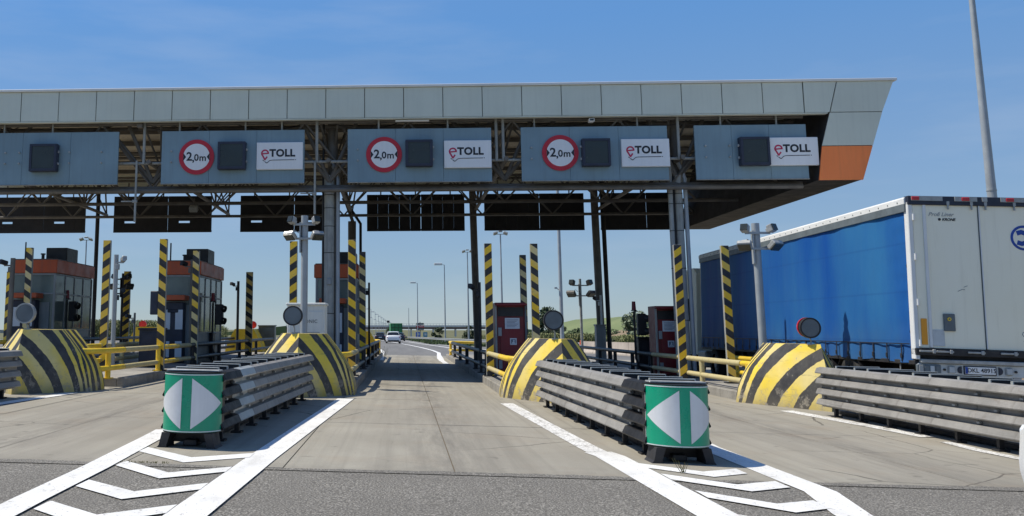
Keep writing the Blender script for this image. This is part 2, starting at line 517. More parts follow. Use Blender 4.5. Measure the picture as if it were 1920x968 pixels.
sz = t.node('ShaderNodeSeparateXYZ')
t.l.new(t.node('ShaderNodeTexCoord').outputs['Object'], sz.inputs[0])
low = t.math('SUBTRACT', 1.0, t.math('DIVIDE', sz.outputs['Z'], 0.5), True)
chip = t.noise(v, 7, 7, 0.75, 0.62, 0.67)
chip2 = t.math('MULTIPLY', t.noise(v, 5, 8, 0.78, 0.53, 0.58), t.math('MULTIPLY', low, 0.9))
scuff = t.noise(t.coord('World', (1.2, 1.2, 7)), 1.6, 7, 0.75, 0.56, 0.68)
col = t.mix(t.math('MULTIPLY', scuff, 0.3), col, (0.10, 0.09, 0.075))
col = t.mix(t.math('MULTIPLY', t.math('MULTIPLY', low, low), 0.45), col, (0.17, 0.15, 0.115))
fade = t.noise(v, 1.4, 4, 0.6, 0.45, 0.65)
col = t.mix(t.math('MULTIPLY', fade, 0.08), col, (0.42, 0.38, 0.29))
col = t.mix(t.math('MAXIMUM', t.math('MULTIPLY', chip, 0.75), chip2), col, (0.38, 0.34, 0.27))
t.col(col)
t.rough(0.6)
t.bump(t.math('SUBTRACT', 1.0, chip2), 0.5, 0.012)
M['wedge'] = t.m


# ------------------------------------------------------------------ mesh helpers
class MB:
    def __init__(s):
        s.bm = bmesh.new()

    def _mi(s, faces, mi):
        for f in faces:
            f.material_index = mi

    def box(s, c, d, rz=0.0, bev=0.0, mi=0, rot=None):
        r = bmesh.ops.create_cube(s.bm, size=1.0)
        vs = r['verts']
        fs = set(f for v in vs for f in v.link_faces)
        s._mi(fs, mi)
        bmesh.ops.scale(s.bm, vec=d, verts=vs)
        if bev > 0:
            es = list(set(e for v in vs for e in v.link_edges))
            q = bmesh.ops.bevel(s.bm, geom=es, offset=bev, segments=1, affect='EDGES', profile=0.5)
            vs = list(set(v for f in q['faces'] for v in f.verts) | set(v for v in vs if v.is_valid))
            s._mi(set(f for v in vs for f in v.link_faces), mi)
        mt = Matrix.Translation(c) @ (rot if rot is not None else Matrix.Rotation(rz, 4, 'Z'))
        bmesh.ops.transform(s.bm, matrix=mt, verts=vs)
        return s

    def tube(s, pts, r, n=10, mi=0, caps=True, r1=None):
        pts = [Vector(p) for p in pts]
        rings = []
        up = None
        m = len(pts)
        for i, p in enumerate(pts):
            if i == 0:
                d = pts[1] - pts[0]
            elif i == m - 1:
                d = pts[-1] - pts[-2]
            else:
                d = (pts[i + 1] - p).normalized() + (p - pts[i - 1]).normalized()
            d.normalize()
            if up is None:
                up = Vector((0, 0, 1)) if abs(d.z) < 0.9 else Vector((0, 1, 0))
            a = d.cross(up)
            a.normalize()
            b = a.cross(d)
            up = b
            rr = r if r1 is None else r + (r1 - r) * i / (m - 1)
            rings.append([s.bm.verts.new(p + a * math.cos(2 * math.pi * k / n) * rr + b * math.sin(2 * math.pi * k / n) * rr) for k in range(n)])
        for i in range(m - 1):
            for k in range(n):
                f = s.bm.faces.new((rings[i][k], rings[i][(k + 1) % n], rings[i + 1][(k + 1) % n], rings[i + 1][k]))
                f.material_index = mi
        if caps:
            s.bm.faces.new(rings[0][::-1]).material_index = mi
            s.bm.faces.new(rings[-1]).material_index = mi
        return s

    def prism(s, poly, a, b, axis='y', mi=0):
        """extrude a 2-D polygon along an axis: y -> (x,z), x -> (y,z), z -> (x,y)"""
        def P(q, t):
            if axis == 'y':
                return (q[0], t, q[1])
            if axis == 'x':
                return (t, q[0], q[1])
            return (q[0], q[1], t)
        A = [s.bm.verts.new(P(q, a)) for q in poly]
        B = [s.bm.verts.new(P(q, b)) for q in poly]
        n = len(poly)
        fs = [s.bm.faces.new(A), s.bm.faces.new(B[::-1])]
        for i in range(n):
            fs.append(s.bm.faces.new((A[i], A[(i + 1) % n], B[(i + 1) % n], B[i])))
        s._mi(fs, mi)
        return s

    def quad(s, pts, mi=0):
        s.bm.faces.new([s.bm.verts.new(p) for p in pts]).material_index = mi
        return s

    def loft(s, rings, mi=0, caps=True, close=True):
        rs = [[s.bm.verts.new(p) for p in r] for r in rings]
        n = len(rs[0])
        for i in range(len(rs) - 1):
            for k in range(n if close else n - 1):
                s.bm.faces.new((rs[i][k], rs[i][(k + 1) % n], rs[i + 1][(k + 1) % n], rs[i + 1][k])).material_index = mi
        if caps:
            s.bm.faces.new(rs[0][::-1]).material_index = mi
            s.bm.faces.new(rs[-1]).material_index = mi
        return s

    def disc(s, c, r, a, b, n=32, axis='y', mi=0):
        poly = [(c[0] + r * math.cos(2 * math.pi * k / n), c[1] + r * math.sin(2 * math.pi * k / n)) for k in range(n)]
        return s.prism(poly, a, b, axis, mi)

    def mesh(s, name, mats, smooth=False, recalc=True):
        if recalc:
            bmesh.ops.recalc_face_normals(s.bm, faces=s.bm.faces)
        me = bpy.data.meshes.new(name)
        s.bm.to_mesh(me)
        s.bm.free()
        for mm in (mats if isinstance(mats, (list, tuple)) else [mats]):
            me.materials.append(M[mm] if isinstance(mm, str) else mm)
        if smooth:
            me.shade_smooth()
            me.set_sharp_from_angle(angle=R(38))
        return me

    def build(s, name, mats, parent=None, smooth=False, loc=None, rot=None, recalc=True):
        return put(name, s.mesh(name, mats, smooth, recalc), parent, loc, rot)


def put(name, me, parent=None, loc=None, rot=None):
    o = bpy.data.objects.new(name, me)
    C.objects.link(o)
    if parent is not None:
        o.parent = parent
    if loc is not None:
        o.location = loc
    if rot is not None:
        o.rotation_euler = rot
    return o


def tag(o, label=None, cat=None, group=None, kind=None):
    if label:
        o['label'] = label
    if cat:
        o['category'] = cat
    if group:
        o['group'] = group
    if kind:
        o['kind'] = kind
    return o


def thing(name, label, cat, loc, group=None, rz=0.0, tilt=False):
    o = bpy.data.objects.new(name, None)
    o.empty_display_size = 0.2
    C.objects.link(o)
    o.location = loc
    o.rotation_euler = (0, math.atan(SLOPE) if tilt else 0, rz)
    return tag(o, label, cat, group)


def copy_tree(o, parent=None):
    c = o.copy()
    C.objects.link(c)
    if parent is not None:
        c.parent = parent
    for ch in list(o.children):
        copy_tree(ch, c)
    return c


def on(x, y, h=0.0):
    return (x, y, zg(x, y) + h)


_text = {}


def text_mesh(body, size, mat, bold=0.0, align='CENTER', depth=0.003, shear=0.0, space=1.0):
    key = (body, size, mat, bold, align, shear)
    if key in _text:
        return _text[key]
    cu = bpy.data.curves.new('lettering', 'FONT')
    cu.body = body
    cu.size = size
    cu.align_x = align
    cu.align_y = 'CENTER'
    cu.extrude = depth / 2
    cu.offset = bold
    cu.shear = shear
    cu.space_character = space
    cu.resolution_u = 4
    ob = bpy.data.objects.new('lettering', cu)
    C.objects.link(ob)
    bpy.context.view_layer.update()
    me = bpy.data.meshes.new_from_object(ob.evaluated_get(bpy.context.evaluated_depsgraph_get()))
    bpy.data.objects.remove(ob)
    me.materials.clear()
    me.materials.append(M[mat])
    me.transform(Matrix.Rotation(R(90), 4, 'X'))     # stand it up in the x-z plane, facing -y
    _text[key] = me
    return me


def stroke(mb, pts, w, y0, y1, mi=0, closed=False):
    """a flat band of width w along 2-D points in the x-z plane, with thickness from y0 to y1"""
    n = len(pts)
    L, Rr = [], []
    for i in range(n):
        a = Vector(pts[i - 1] if i > 0 else pts[0])
        b = Vector(pts[i + 1] if i < n - 1 else pts[-1])
        d = (b - a).normalized()
        nn = Vector((-d.y, d.x)) * w / 2
        p = Vector(pts[i])
        L.append(p + nn)
        Rr.append(p - nn)
    for i in range(n - 1):
        mb.prism([L[i], L[i + 1], Rr[i + 1], Rr[i]], y0, y1, 'y', mi)
    return mb


# ------------------------------------------------------------------ ground, roads, islands
def sheet(name, xs, ys, mat, dz, kind='structure'):
    mb = MB()
    g = [[mb.bm.verts.new((x, y, zg(x, y) + dz)) for x in xs] for y in ys]
    for j in range(len(ys) - 1):
        for i in range(len(xs) - 1):
            mb.bm.faces.new((g[j][i], g[j][i + 1], g[j + 1][i + 1], g[j + 1][i]))
    return tag(mb.build(name, mat, recalc=False), kind=kind)


sheet('ground', [-4000, -600, -60, 60, 600, 4000], [-300, 0, 55, 200, 400, 620, 5000], 'ground', -0.30)
sheet('asphalt_road', [-40, -10, 0, 10, 30], [-40, 0, 9.55], 'asphalt', -0.004)
sheet('concrete_joint_bed', [-40, 0, 30], [9.556, 51], 'soil', -0.016)

# ragged asphalt lip where the surfacing was laid over the slab ends
mb = MB()
prev = None
for k in range(281):
    x = -18 + 36 * k / 280
    ye = 9.575 + 0.03 * math.sin(x * 1.3) + random.uniform(-0.022, 0.028)
    cur = [mb.bm.verts.new((x, 9.40, zg(x) + 0.003)), mb.bm.verts.new((x, ye, zg(x) + 0.004))]
    if prev:
        mb.bm.faces.new((prev[0], cur[0], cur[1], prev[1]))
    prev = cur
tag(mb.build('asphalt_edge', 'asphalt', recalc=False), kind='structure')

# concrete slabs with real joints, each one a piece of the pavement
apron = sheet('concrete_pavement', [-17, 14], [9.556, 9.62], 'concrete', -0.012)
cols = [-22.0, -18.2, -16.2, -13.1, -11.6, -9.7, -8.0, -6.1, -4.5, -2.85, -1.22, 0.5, 2.28, 3.95, 5.6, 7.4, 9.3, 11.2, 14.5]
rows = [9.56, 14.2, 19.0, 23.8, 28.6, 33.4, 38.2, 43.0, 47.0, 51.0]
slab_cache = {}
for j in range(len(rows) - 1):
    for i in range(len(cols) - 1):
        w, d = cols[i + 1] - cols[i] - 0.012, rows[j + 1] - rows[j] - 0.012
        key = (round(w, 3), round(d, 3))
        if key not in slab_cache:
            slab_cache[key] = MB().box((0, 0, -0.1), (w, d, 0.2)).mesh('slab', 'concrete')
        x, y = (cols[i] + cols[i + 1]) / 2, (rows[j] + rows[j + 1]) / 2
        put('slab', slab_cache[key], apron, (x, y, zg(x) + random.uniform(-0.0015, 0.0015)), (0, math.atan(SLOPE), 0))

# motorway beyond the plaza, curving gently left
mb = MB()
prev = None
for y in [51.004, 54.9, 70, 90, 110, 135, 165, 200, 250, 320, 420, 520, 620, 900, 1500]:
    f = max(0.0, y - 55)
    xr = 22 - min(1, f / 60) * 19 - (0.000035 * max(0, y - 110) ** 2 + 0.022 * max(0, y - 110))
    xl = -36 + min(1, f / 120) * 12 - (0.000035 * max(0, y - 110) ** 2 + 0.022 * max(0, y - 110))
    row = [mb.bm.verts.new((xl + (xr - xl) * k / 8, y, zg(xl + (xr - xl) * k / 8, y) - 0.004 + 0.02 * min(1, f / 20))) for k in range(9)]
    if prev:
        for k in range(8):
            mb.bm.faces.new((prev[k], prev[k + 1], row[k + 1], row[k]))
    prev = row
tag(mb.build('motorway', 'asphalt_far', recalc=False), kind='structure')


def marking(poly, mat='paint', dz=0.008, name='road_marking'):
    mb = MB()
    mb.bm.faces.new([mb.bm.verts.new((x, y, zg(x, y) + dz)) for x, y in poly])
    o = mb.build(name, mat)
    if o.data.polygons[0].normal.z < 0:
        o.data.flip_normals()
    return tag(o, kind='structure')


def line(pts, w, mat='paint', dz=0.008):
    mb = MB()
    prev = None
    for i, (x, y) in enumerate(pts):
        a = Vector(pts[max(0, i - 1)])
        b = Vector(pts[min(len(pts) - 1, i + 1)])
        d = (b - a).normalized()
        n = Vector((d.y, -d.x)) * w / 2
        up = dz + (0.02 if y > 56 else 0.0)
        cur = [mb.bm.verts.new((x - n.x, y - n.y, zg(x, y) + up)), mb.bm.verts.new((x + n.x, y + n.y, zg(x, y) + up))]
        if prev:
            mb.bm.faces.new((prev[0], prev[1], cur[1], cur[0]))
        prev = cur
    return tag(mb.build('road_marking', mat, recalc=False), kind='structure')


# gore left of the lane: two solid lines and nested chevrons
line([(-2.92, 6.0), (-2.98, 7.5), (-3.02, 9.2), (-3.12, 11.5), (-3.18, 12.6)], 0.28)
line([(-1.56, 5.6), (-1.62, 7.05), (-1.53, 10.2), (-1.35, 14.5), (-1.16, 18.85)], 0.33)
# (left tip, apex, right tip) of each chevron, near edge
for (lx, ly), (ax, ay), (rx, ry), wd in (((-2.93, 10.42), (-2.26, 9.68), (-1.66, 10.18), 0.36), ((-2.86, 9.36), (-2.24, 8.66), (-1.72, 9.16), 0.33),
                                         ((-2.83, 8.14), (-2.27, 7.61), (-1.75, 8.16), 0.34), ((-2.79, 7.12), (-2.26, 6.62), (-1.78, 7.12), 0.34)):
    marking([(lx, ly), (ax, ay), (rx, ry), (rx, ry + wd), (ax, ay + wd + 0.02), (lx, ly + wd)][::1])
# gore right of the lane
line([(1.99, 18.62), (2.12, 15.2), (2.23, 12.2), (2.27, 11.45)], 0.25, 'paint_worn')
line([(2.28, 11.44), (2.35, 11.1), (2.44, 7.7), (2.48, 5.8)], 0.34)
line([(3.86, 12.9), (3.80, 12.2), (3.79, 9.0), (3.56, 7.9), (3.36, 6.0)], 0.29)
for (lx, ly), (ax, ay), (rx, ry), wd in (((2.50, 10.28), (3.07, 9.72), (3.50, 10.02), 0.33), ((2.58, 9.48), (3.14, 8.90), (3.60, 9.20), 0.36),
                                         ((2.62, 8.50), (3.13, 7.92), (3.52, 8.16), 0.36), ((2.62, 7.4), (3.08, 6.9), (3.42, 7.15), 0.36)):
    marking([(lx, ly), (ax, ay), (rx, ry), (rx, ry + wd), (ax, ay + wd + 0.02), (lx, ly + wd)])
# edge line before the right-hand island, and before the left-hand island
line([(7.26, 18.5), (7.52, 15.2), (7.55, 14.2)], 0.26, 'paint_worn')
line([(7.46, 13.6), (7.36, 12.7), (7.40, 11.6)], 0.16, 'paint_worn')
line([(-6.62, 18.6), (-6.9, 15.6), (-7.2, 12.0)], 0.28)
# exit side
line([(1.75, 38.9), (1.72, 46), (2.1, 57), (2.0, 66), (1.5, 80), (0.7, 96), (-0.2, 112), (-2.6, 150), (-6.5, 205)], 0.22)
line([(-1.02, 42), (-1.15, 49), (-1.3, 58), (-1.7, 66)], 0.22)
marking([(1.58, 43.0), (1.72, 39.2), (1.92, 46), (2.05, 52), (1.8, 52)])
line([(4.5, 70), (3.6, 90), (2.4, 112), (0.4, 150), (-3.4, 205)], 0.25)
line([(7.5, 62), (5.6, 90), (3.9, 118), (1.2, 160), (-3, 210)], 0.2)

# islands with kerb stones
ISL = [(-13.25, -11.35), (-8.15, -6.2), (-3.02, -1.08), (2.12, 4.06), (7.26, 9.2)]
YI0, YI1 = 20.75, 47.8
kerb_me = MB().box((0, 0, 0.045), (0.20, 1.488, 0.31), bev=0.02).mesh('kerb_stone', 'kerb')
for x0, x1 in ISL:
    xc = (x0 + x1) / 2
    isl = MB().box((0, (YI0 + YI1) / 2, 0.04), (x1 - x0 - 0.412, YI1 - YI0 - 0.02, 0.29)).build('traffic_island', 'island', None, False, (xc, 0, zg(xc)), (0, math.atan(SLOPE), 0))
    tag(isl, kind='structure')
    for sgn in (-1, 1):
        for k in range(int((YI1 - YI0) / 1.5)):
            put('kerb_stone', kerb_me, isl, (sgn * ((x1 - x0) / 2 - 0.1) + random.uniform(-.006, .006), YI0 + 0.75 + k * 1.5, random.uniform(-.006, .004)))

KT = 0.20     # height of the island top above the road


# ------------------------------------------------------------------ concrete wedges in front of each island
def wedge(label, x, yr, half, dl, dr, h=1.26, flip=False, mat='wedge', ph=0.0, group='hazard striped wedges at the heads of the islands'):
    """x, yr: foot of the front ridge; half: half width of the base; dl/dr: how far the flanks run back"""
    th = thing('concrete_wedge', label, 'concrete block', on(x, yr), group, R(180) if flip else 0, not flip)
    mb = MB()
    uvl = mb.bm.loops.layers.uv.new('bands')
    A = half - 0.44          # growth of the flank from top to foot
    NZ, NU = 14, 7
    cols_ = []
    for i in range(NZ + 1):
        tt = i / NZ
        off = A * math.sin(tt * math.pi / 2)
        z = h * (1 - tt)
        row = []
        yf = (0.34 - 0.34 * math.sin(tt * math.pi / 2))      # the ridge leans back towards the top
        for k in range(-NU, NU + 1):
            u = abs(k) / NU
            w = (0.44 + off) * u
            d = (dl if k < 0 else dr)
            back = yf + d * (0.62 + 0.38 * off / A) * u
            row.append((mb.bm.verts.new((math.copysign(w, k) if k else 0.0, back, z)), w * (1 + 0.35 * (w / 1.12) ** 3) - 0.83 * (0.45 * tt + 0.55 * math.sin(tt * math.pi / 2))))
        # straight back end
        yb = 2.1
        row.insert(0, (mb.bm.verts.new((-(0.44 + off), yb, z)), row[0][1] + (yb - row[0][0].co.y)))
        row.append((mb.bm.verts.new(((0.44 + off), yb, z)), row[-1][1] + (yb - row[-1][0].co.y)))
        cols_.append(row)
    n = len(cols_[0])

    def face(vs):
        f = mb.bm.faces.new([v for v, _ in vs])
        for lp, (v, sv) in zip(f.loops, vs):
            lp[uvl].uv = (sv + ph, v.co.z)
        f.smooth = True
    for i in range(NZ):
        for k in range(n - 1):
            face([cols_[i][k], cols_[i + 1][k], cols_[i + 1][k + 1], cols_[i][k + 1]])
        face([cols_[i][n - 1], cols_[i + 1][n - 1], cols_[i + 1][0], cols_[i][0]])
    face(cols_[0])
    o = mb.build('concrete_body', mat, th, True)
    return th


wedge('black and yellow concrete wedge left of the open middle lane', -2.16, 18.75, 1.12, 1.0, 1.25)
wedge('black and yellow concrete wedge right of the open middle lane', 3.12, 18.65, 1.06, 1.7, 1.5)
wedge('faded striped concrete wedge farthest left, behind grey rails', -7.54, 17.85, 1.14, 1.3, 1.4, 1.24)
wedge('chipped striped concrete wedge beside the blue trailer', 8.13, 18.55, 1.06, 2.1, 1.7)
for x, lab in ((-12.3, 'plain yellow exit block behind the navy cabinet at far left'), (-7.55, 'plain yellow exit block between the thin dark posts'),
               (-2.05, 'yellow exit block at the end of the left lane rail')):
    wedge(lab, x, 46.2, 0.90, 0.8, 0.8, 1.25, True, 'yellow_block', group='plain yellow blocks at the exit end')


# ------------------------------------------------------------------ crash cushions (telescoping rail barriers)
def quad_profile():
    """side section of the four-ridge rail: (outward, height)"""
    p = []
    for k in range(4):
        z0 = 0.185 * k
        p += [(0.0, z0 + 0.0), (0.0, z0 + 0.03), (0.098, z0 + 0.036), (0.106, z0 + 0.052), (0.070, z0 + 0.132), (0.0, z0 + 0.150)]
    return p


def rail_mesh(L, mat, scale=1.0):
    """one bay: local y from 0 (front) to L; outward is +x; sheet 6 mm thick, with clipped ends"""
    mb = MB()
    prof = quad_profile()
    rings = []
    for y, sx in ((0.0, 0.93), (0.05, 1.0), (L, 1.0)):
        outer = [(a * sx * scale + 0.012, y, z) for a, z in prof]
        inner = [(a * sx * scale, y, z) for a, z in prof][::-1]
        rings.append(outer + inner)
    mb.loft(rings)
    return mb.mesh('rail_panel', mat)


def bracket_mesh():
    mb = MB()
    mb.tube([(0.0, 0, 0), (0.05, 0, 0)], 0.016, 6)
    mb.prism([(-0.035, -0.012), (0.035, -0.012), (0.035, 0.012), (-0.035, 0.012)], 0.0505, 0.062, 'x')
    mb.box((0.03, 0.0, 0.0), (0.02, 0.05, 0.03))
    return mb.mesh('bolt', 'galv')


R_OLD, R_NEW, R_BLK = rail_mesh(1.03, 'rail_old'), rail_mesh(1.03, 'rail_new'), rail_mesh(0.98, 'plastic_black', 1.15)
BOLT = bracket_mesh()


def cushion(label, x, y0, n, half, nose=True, new=(), black_first=True, tilt_y=0.0, rz=0.0):
    th = thing('crash_cushion', label, 'crash cushion', on(x, y0), 'telescoping crash cushions before the islands', rz, True)
    zb = 0.155
    bay = 0.93
    for i in range(n):
        y = 0.30 + i * bay
        me = R_BLK if (i == 0 and black_first) else (R_NEW if i in new else R_OLD)
        flare = 0.004 * i
        for sg in (1, -1):
            o = put('rail_panel', me, th, (sg * (half - 0.10 + flare), y, zb), (0, 0, 0))
            if sg < 0:
                o.scale = (-1, 1, 1)
            for q in range(3):
                b = put('bolt', BOLT, th, (sg * (half - 0.10 + flare), y + bay * (0.93 if q != 1 else 0.5), zb + 0.185 * q + 0.172))
                if sg < 0:
                    b.scale = (-1, 1, 1)
        # diaphragm frame across the bay, with legs and skids
        w = 2 * (half - 0.09 + flare)
        yy = y + bay * 0.5
        for dy in ((-0.3, 0.16) if i % 2 == 0 else (-0.08,)):
            MB().box((0, yy + dy, 0.68), (w - 0.03, 0.03, 0.42)).build('diaphragm', 'black', th)
            fr = MB().box((0, yy + dy - 0.004, 0.896), (w + 0.01, 0.05, 0.010), bev=0.002)
            for sg in (-1, 1):
                fr.box((sg * w / 2, yy + dy - 0.004, 0.872), (0.012, 0.05, 0.036))
            fr.build('diaphragm_rim', 'rail_new', th)
        for sg in (-1, 1):
            lg = MB().box((sg * (w / 2 - 0.05), yy + 0.12, 0.11), (0.06, 0.06, 0.18))
            lg.box((sg * (w / 2 - 0.05), yy + 0.12, 0.012), (0.14, 0.16, 0.024))
            lg.build('skid_leg', 'chassis', th)
    L = 0.3 + n * bay
    MB().box((0, L / 2 + 0.2, 0.045), (0.16, L - 0.1, 0.07), bev=0.01).build('ground_rail', 'chassis', th)
    MB().box((0, L / 2 + 0.2, 0.42), (0.03, L - 0.4, 0.40)).build('cartridge_core', 'plastic_black', th)
    if nose:
        r = half
        z0, z1 = 0.17, 0.86

        def arc(rad, a0, a1, n_):
            return [(rad * math.sin(a0 + (a1 - a0) * k / n_), -rad * 0.98 * math.cos(a0 + (a1 - a0) * k / n_) + 0.36) for k in range(n_ + 1)]
        a = R(92)
        no = MB()
        poly = arc(r, -a, a, 28) + [(r, 0.46), (-r, 0.46)]
        no.prism(poly, z0, z1 - 0.01, 'z')
        no.build('nose_drum', 'plastic_black', th, True)
        # reflective sheet wrapped round the drum
        def wrap(name, f_lo, f_hi, a0, a1, n_, rad, mat, par):
            w_ = MB()
            pts = arc(rad, a0, a1, n_)
            pin = arc(rad - 0.002, a0, a1, n_)
            prev = None
            for k in range(n_ + 1):
                s_ = (a0 + (a1 - a0) * k / n_)
                lo, hi = f_lo(s_), f_hi(s_)
                cur = [w_.bm.verts.new((pts[k][0], pts[k][1], lo)), w_.bm.verts.new((pts[k][0], pts[k][1], hi)),
                       w_.bm.verts.new((pin[k][0], pin[k][1], hi)), w_.bm.verts.new((pin[k][0], pin[k][1], lo))]
                if prev:
                    for q in range(4):
                        w_.bm.faces.new((prev[q], cur[q], cur[(q + 1) % 4], prev[(q + 1) % 4]))
                prev = cur
            return w_.build(name, mat, par, True)
        am = R(84)
        sh = wrap('reflective_sheet', lambda s: z0 + 0.012, lambda s: z1 - 0.022, -am, am, 28, r + 0.004, 'green', th)
        wrap('white_border', lambda s: z0 + 0.016, lambda s: z0 + 0.026, -am, am, 28, r + 0.0075, 'refl_white', sh)
        wrap('white_border', lambda s: z1 - 0.036, lambda s: z1 - 0.026, -am, am, 28, r + 0.0075, 'refl_white', sh)
        wrap('white_border', lambda s: z0 + 0.028, lambda s: z1 - 0.038, -am, -am + 0.02, 2, r + 0.0075, 'refl_white', sh)
        zc, hh = (z0 + z1) / 2 - 0.01, 0.285
        ai, at = R(9.5), R(76)
        wrap('white_arrow', lambda s: zc - hh * (at + s) / (at - ai), lambda s: zc + hh * (at + s) / (at - ai), -at, -ai, 14, r + 0.008, 'refl_white', sh)
        wrap('white_arrow', lambda s: zc - hh * (at - s) / (at - ai), lambda s: zc + hh * (at - s) / (at - ai), ai, at, 14, r + 0.008, 'refl_white', sh)
        MB().box((0, 0.34, z1 + 0.008), (2 * r - 0.06, 0.20, 0.02), bev=0.005).build('top_plate', 'galv', th)
        ft = MB()
        for sg in (-1, 1):
            ft.prism([(sg * (r - 0.05), 0.17), (sg * (r - 0.15), 0.17), (sg * (r - 0.11), 0.03), (sg * (r - 0.11), 0.0), (sg * (r + 0.005), 0.0), (sg * (r - 0.02), 0.03)], 0.10, 0.42)
        ft.box((0, 0.40, 0.09), (2 * r - 0.2, 0.06, 0.10))
        ft.build('foot', 'chassis', th)
    return th


cushion('grey rail crash cushion left of the lane with green arrow nose', -2.50, 10.72, 8, 0.345, new=(1,), rz=R(-2.4))
cushion('grey rail crash cushion right of the lane with green arrow nose', 3.055, 10.55, 8, 0.345, rz=R(1.1))
cushion('grey rail barrier beside the trailer, running out of frame at right', 7.90, 8.1, 10, 0.42, nose=False, new=(0, 1, 2), black_first=False, rz=R(-0.6))
cushion('grey rail barrier cut off by the left edge of frame', -7.85, 8.6, 9, 0.40, nose=False, black_first=False, rz=R(-1.6))

# ------------------------------------------------------------------ hazard boards (width gauge posts)
def hazard_post(x, y, ztop, face, label, w=0.19, side='steel_pale', dark=False):
    z0 = zg(x) + KT
    h = ztop - z0
    th = thing('hazard_post', label, 'striped post', (x, y, z0), 'striped width gauge posts')
    MB().box((0, 0.055, h / 2), (w + 0.012, 0.10, h), bev=0.008).build('post', side, th)
    MB().box((0, -0.004, h / 2 + 0.01), (w, 0.012, h - 0.03)).build('striped_face', face, th)
    MB().box((0, 0.05, 0.012), (w + 0.14, 0.26, 0.024)).build('base_plate', 'chassis', th)
    return th


for a in ((-7.98, 24.6, 3.77, 'stripe_up', 'yellow striped post with rising bands, left of the thin grey camera mast'),
          (-6.36, 24.3, 3.77, 'stripe_down', 'yellow striped post with falling bands, carrying a dark box'),
          (-2.92, 24.6, 3.72, 'stripe_up', 'yellow striped post just above the white vented cabinet'),
          (-1.32, 23.9, 3.68, 'stripe_down', 'bright yellow striped post right of the front grey column'),
          (2.30, 25.3, 3.70, 'stripe_up', 'yellow striped post left of the red payment machine'),
          (3.52, 25.2, 3.68, 'stripe_down_faded', 'pale striped post with cream bands, behind the round lamp'),
          (7.30, 25.1, 3.62, 'stripe_up', 'yellow striped post touching the pale pipes of the right column'),
          (8.40, 24.7, 3.56, 'stripe_down', 'yellow striped post standing before the shaded blue curtain'),
          (-11.5, 28.0, 3.88, 'stripe_down_faded', 'striped post before the leftmost booth'),
          (-6.35, 28.2, 3.78, 'stripe_down_faded', 'striped post before the booth with blue grey door'),
          (-1.30, 29.6, 3.84, 'stripe_down_faded', 'dull striped post beside the left kerb of the open lane'),
          (3.78, 29.6, 3.72, 'stripe_down_faded', 'dull striped post right of the red payment machine'),
          (-6.32, 38.0, 3.72, 'stripe_down_faded', 'shaded striped post behind the left crash cushion, by the dark camera pole'),
          (-11.6, 38.6, 3.80, 'stripe_up', 'shaded striped post between floodlights left of the booths'),
          (-11.9, 27.6, 3.12, 'stripe_up', 'dark plain backed post cut by the left edge of frame')):
    hazard_post(*a, w=0.27 if a[1] > 37 else 0.19)
MB().box((0, 0, 0), (0.20, 0.16, 0.62), bev=0.02).build('signal_box', 'navy', thing('signal_box', 'dark box fixed to the side of a yellow striped post', 'signal', (-6.56, 24.35, 2.08)))

# ------------------------------------------------------------------ pipe guard rails along the kerbs
ZU, ZL, RR_ = 0.80, 0.42, 0.062


def pipe_rail(label, segs, posts):
    """segs: (material, [(x, y), ...]); posts: (x, y, material)"""
    x, y = segs[0][1][0]
    th = thing('pipe_guard_rail', label, 'guard rail', on(x, y), 'tubular guard rails on the islands')
    z0 = zg(x, y)
    for mat, pts in segs:
        for nm, h, r in (('upper_rail', ZU, RR_), ('lower_rail', ZL, RR_ * 0.95)):
            MB().tube([(p[0] - x, p[1] - y, zg(p[0]) - z0 + h) for p in pts], r, 12).build(nm, mat, th, True)
    for px, py, mat in posts:
        mb = MB().tube([(px - x, py - y, zg(px) - z0 + KT - 0.01), (px - x, py - y, zg(px) - z0 + ZU - 0.02)], 0.062, 12)
        mb.box((px - x, py - y, zg(px) - z0 + KT + 0.01), (0.2, 0.2, 0.02))
        mb.build('rail_post', mat, th, True)


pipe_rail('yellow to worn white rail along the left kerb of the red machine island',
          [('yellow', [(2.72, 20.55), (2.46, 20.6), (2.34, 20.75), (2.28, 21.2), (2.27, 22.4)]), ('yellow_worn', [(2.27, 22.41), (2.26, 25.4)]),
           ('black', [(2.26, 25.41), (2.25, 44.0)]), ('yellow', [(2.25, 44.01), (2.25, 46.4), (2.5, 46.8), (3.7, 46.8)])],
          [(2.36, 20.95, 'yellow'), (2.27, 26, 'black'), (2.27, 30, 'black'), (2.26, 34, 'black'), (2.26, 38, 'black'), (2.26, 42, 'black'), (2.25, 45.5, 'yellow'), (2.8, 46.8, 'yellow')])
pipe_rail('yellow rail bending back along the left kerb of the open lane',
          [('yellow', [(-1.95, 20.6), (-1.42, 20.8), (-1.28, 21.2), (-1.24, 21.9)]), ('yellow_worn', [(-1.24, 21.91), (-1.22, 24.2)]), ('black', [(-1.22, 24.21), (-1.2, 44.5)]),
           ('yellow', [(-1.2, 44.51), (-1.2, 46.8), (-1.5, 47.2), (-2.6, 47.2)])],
          [(-1.34, 21.1, 'yellow'), (-1.2, 28, 'black'), (-1.2, 32, 'black'), (-1.2, 36, 'black'), (-1.2, 40, 'black'), (-1.2, 43.5, 'black'), (-1.2, 46, 'yellow')])
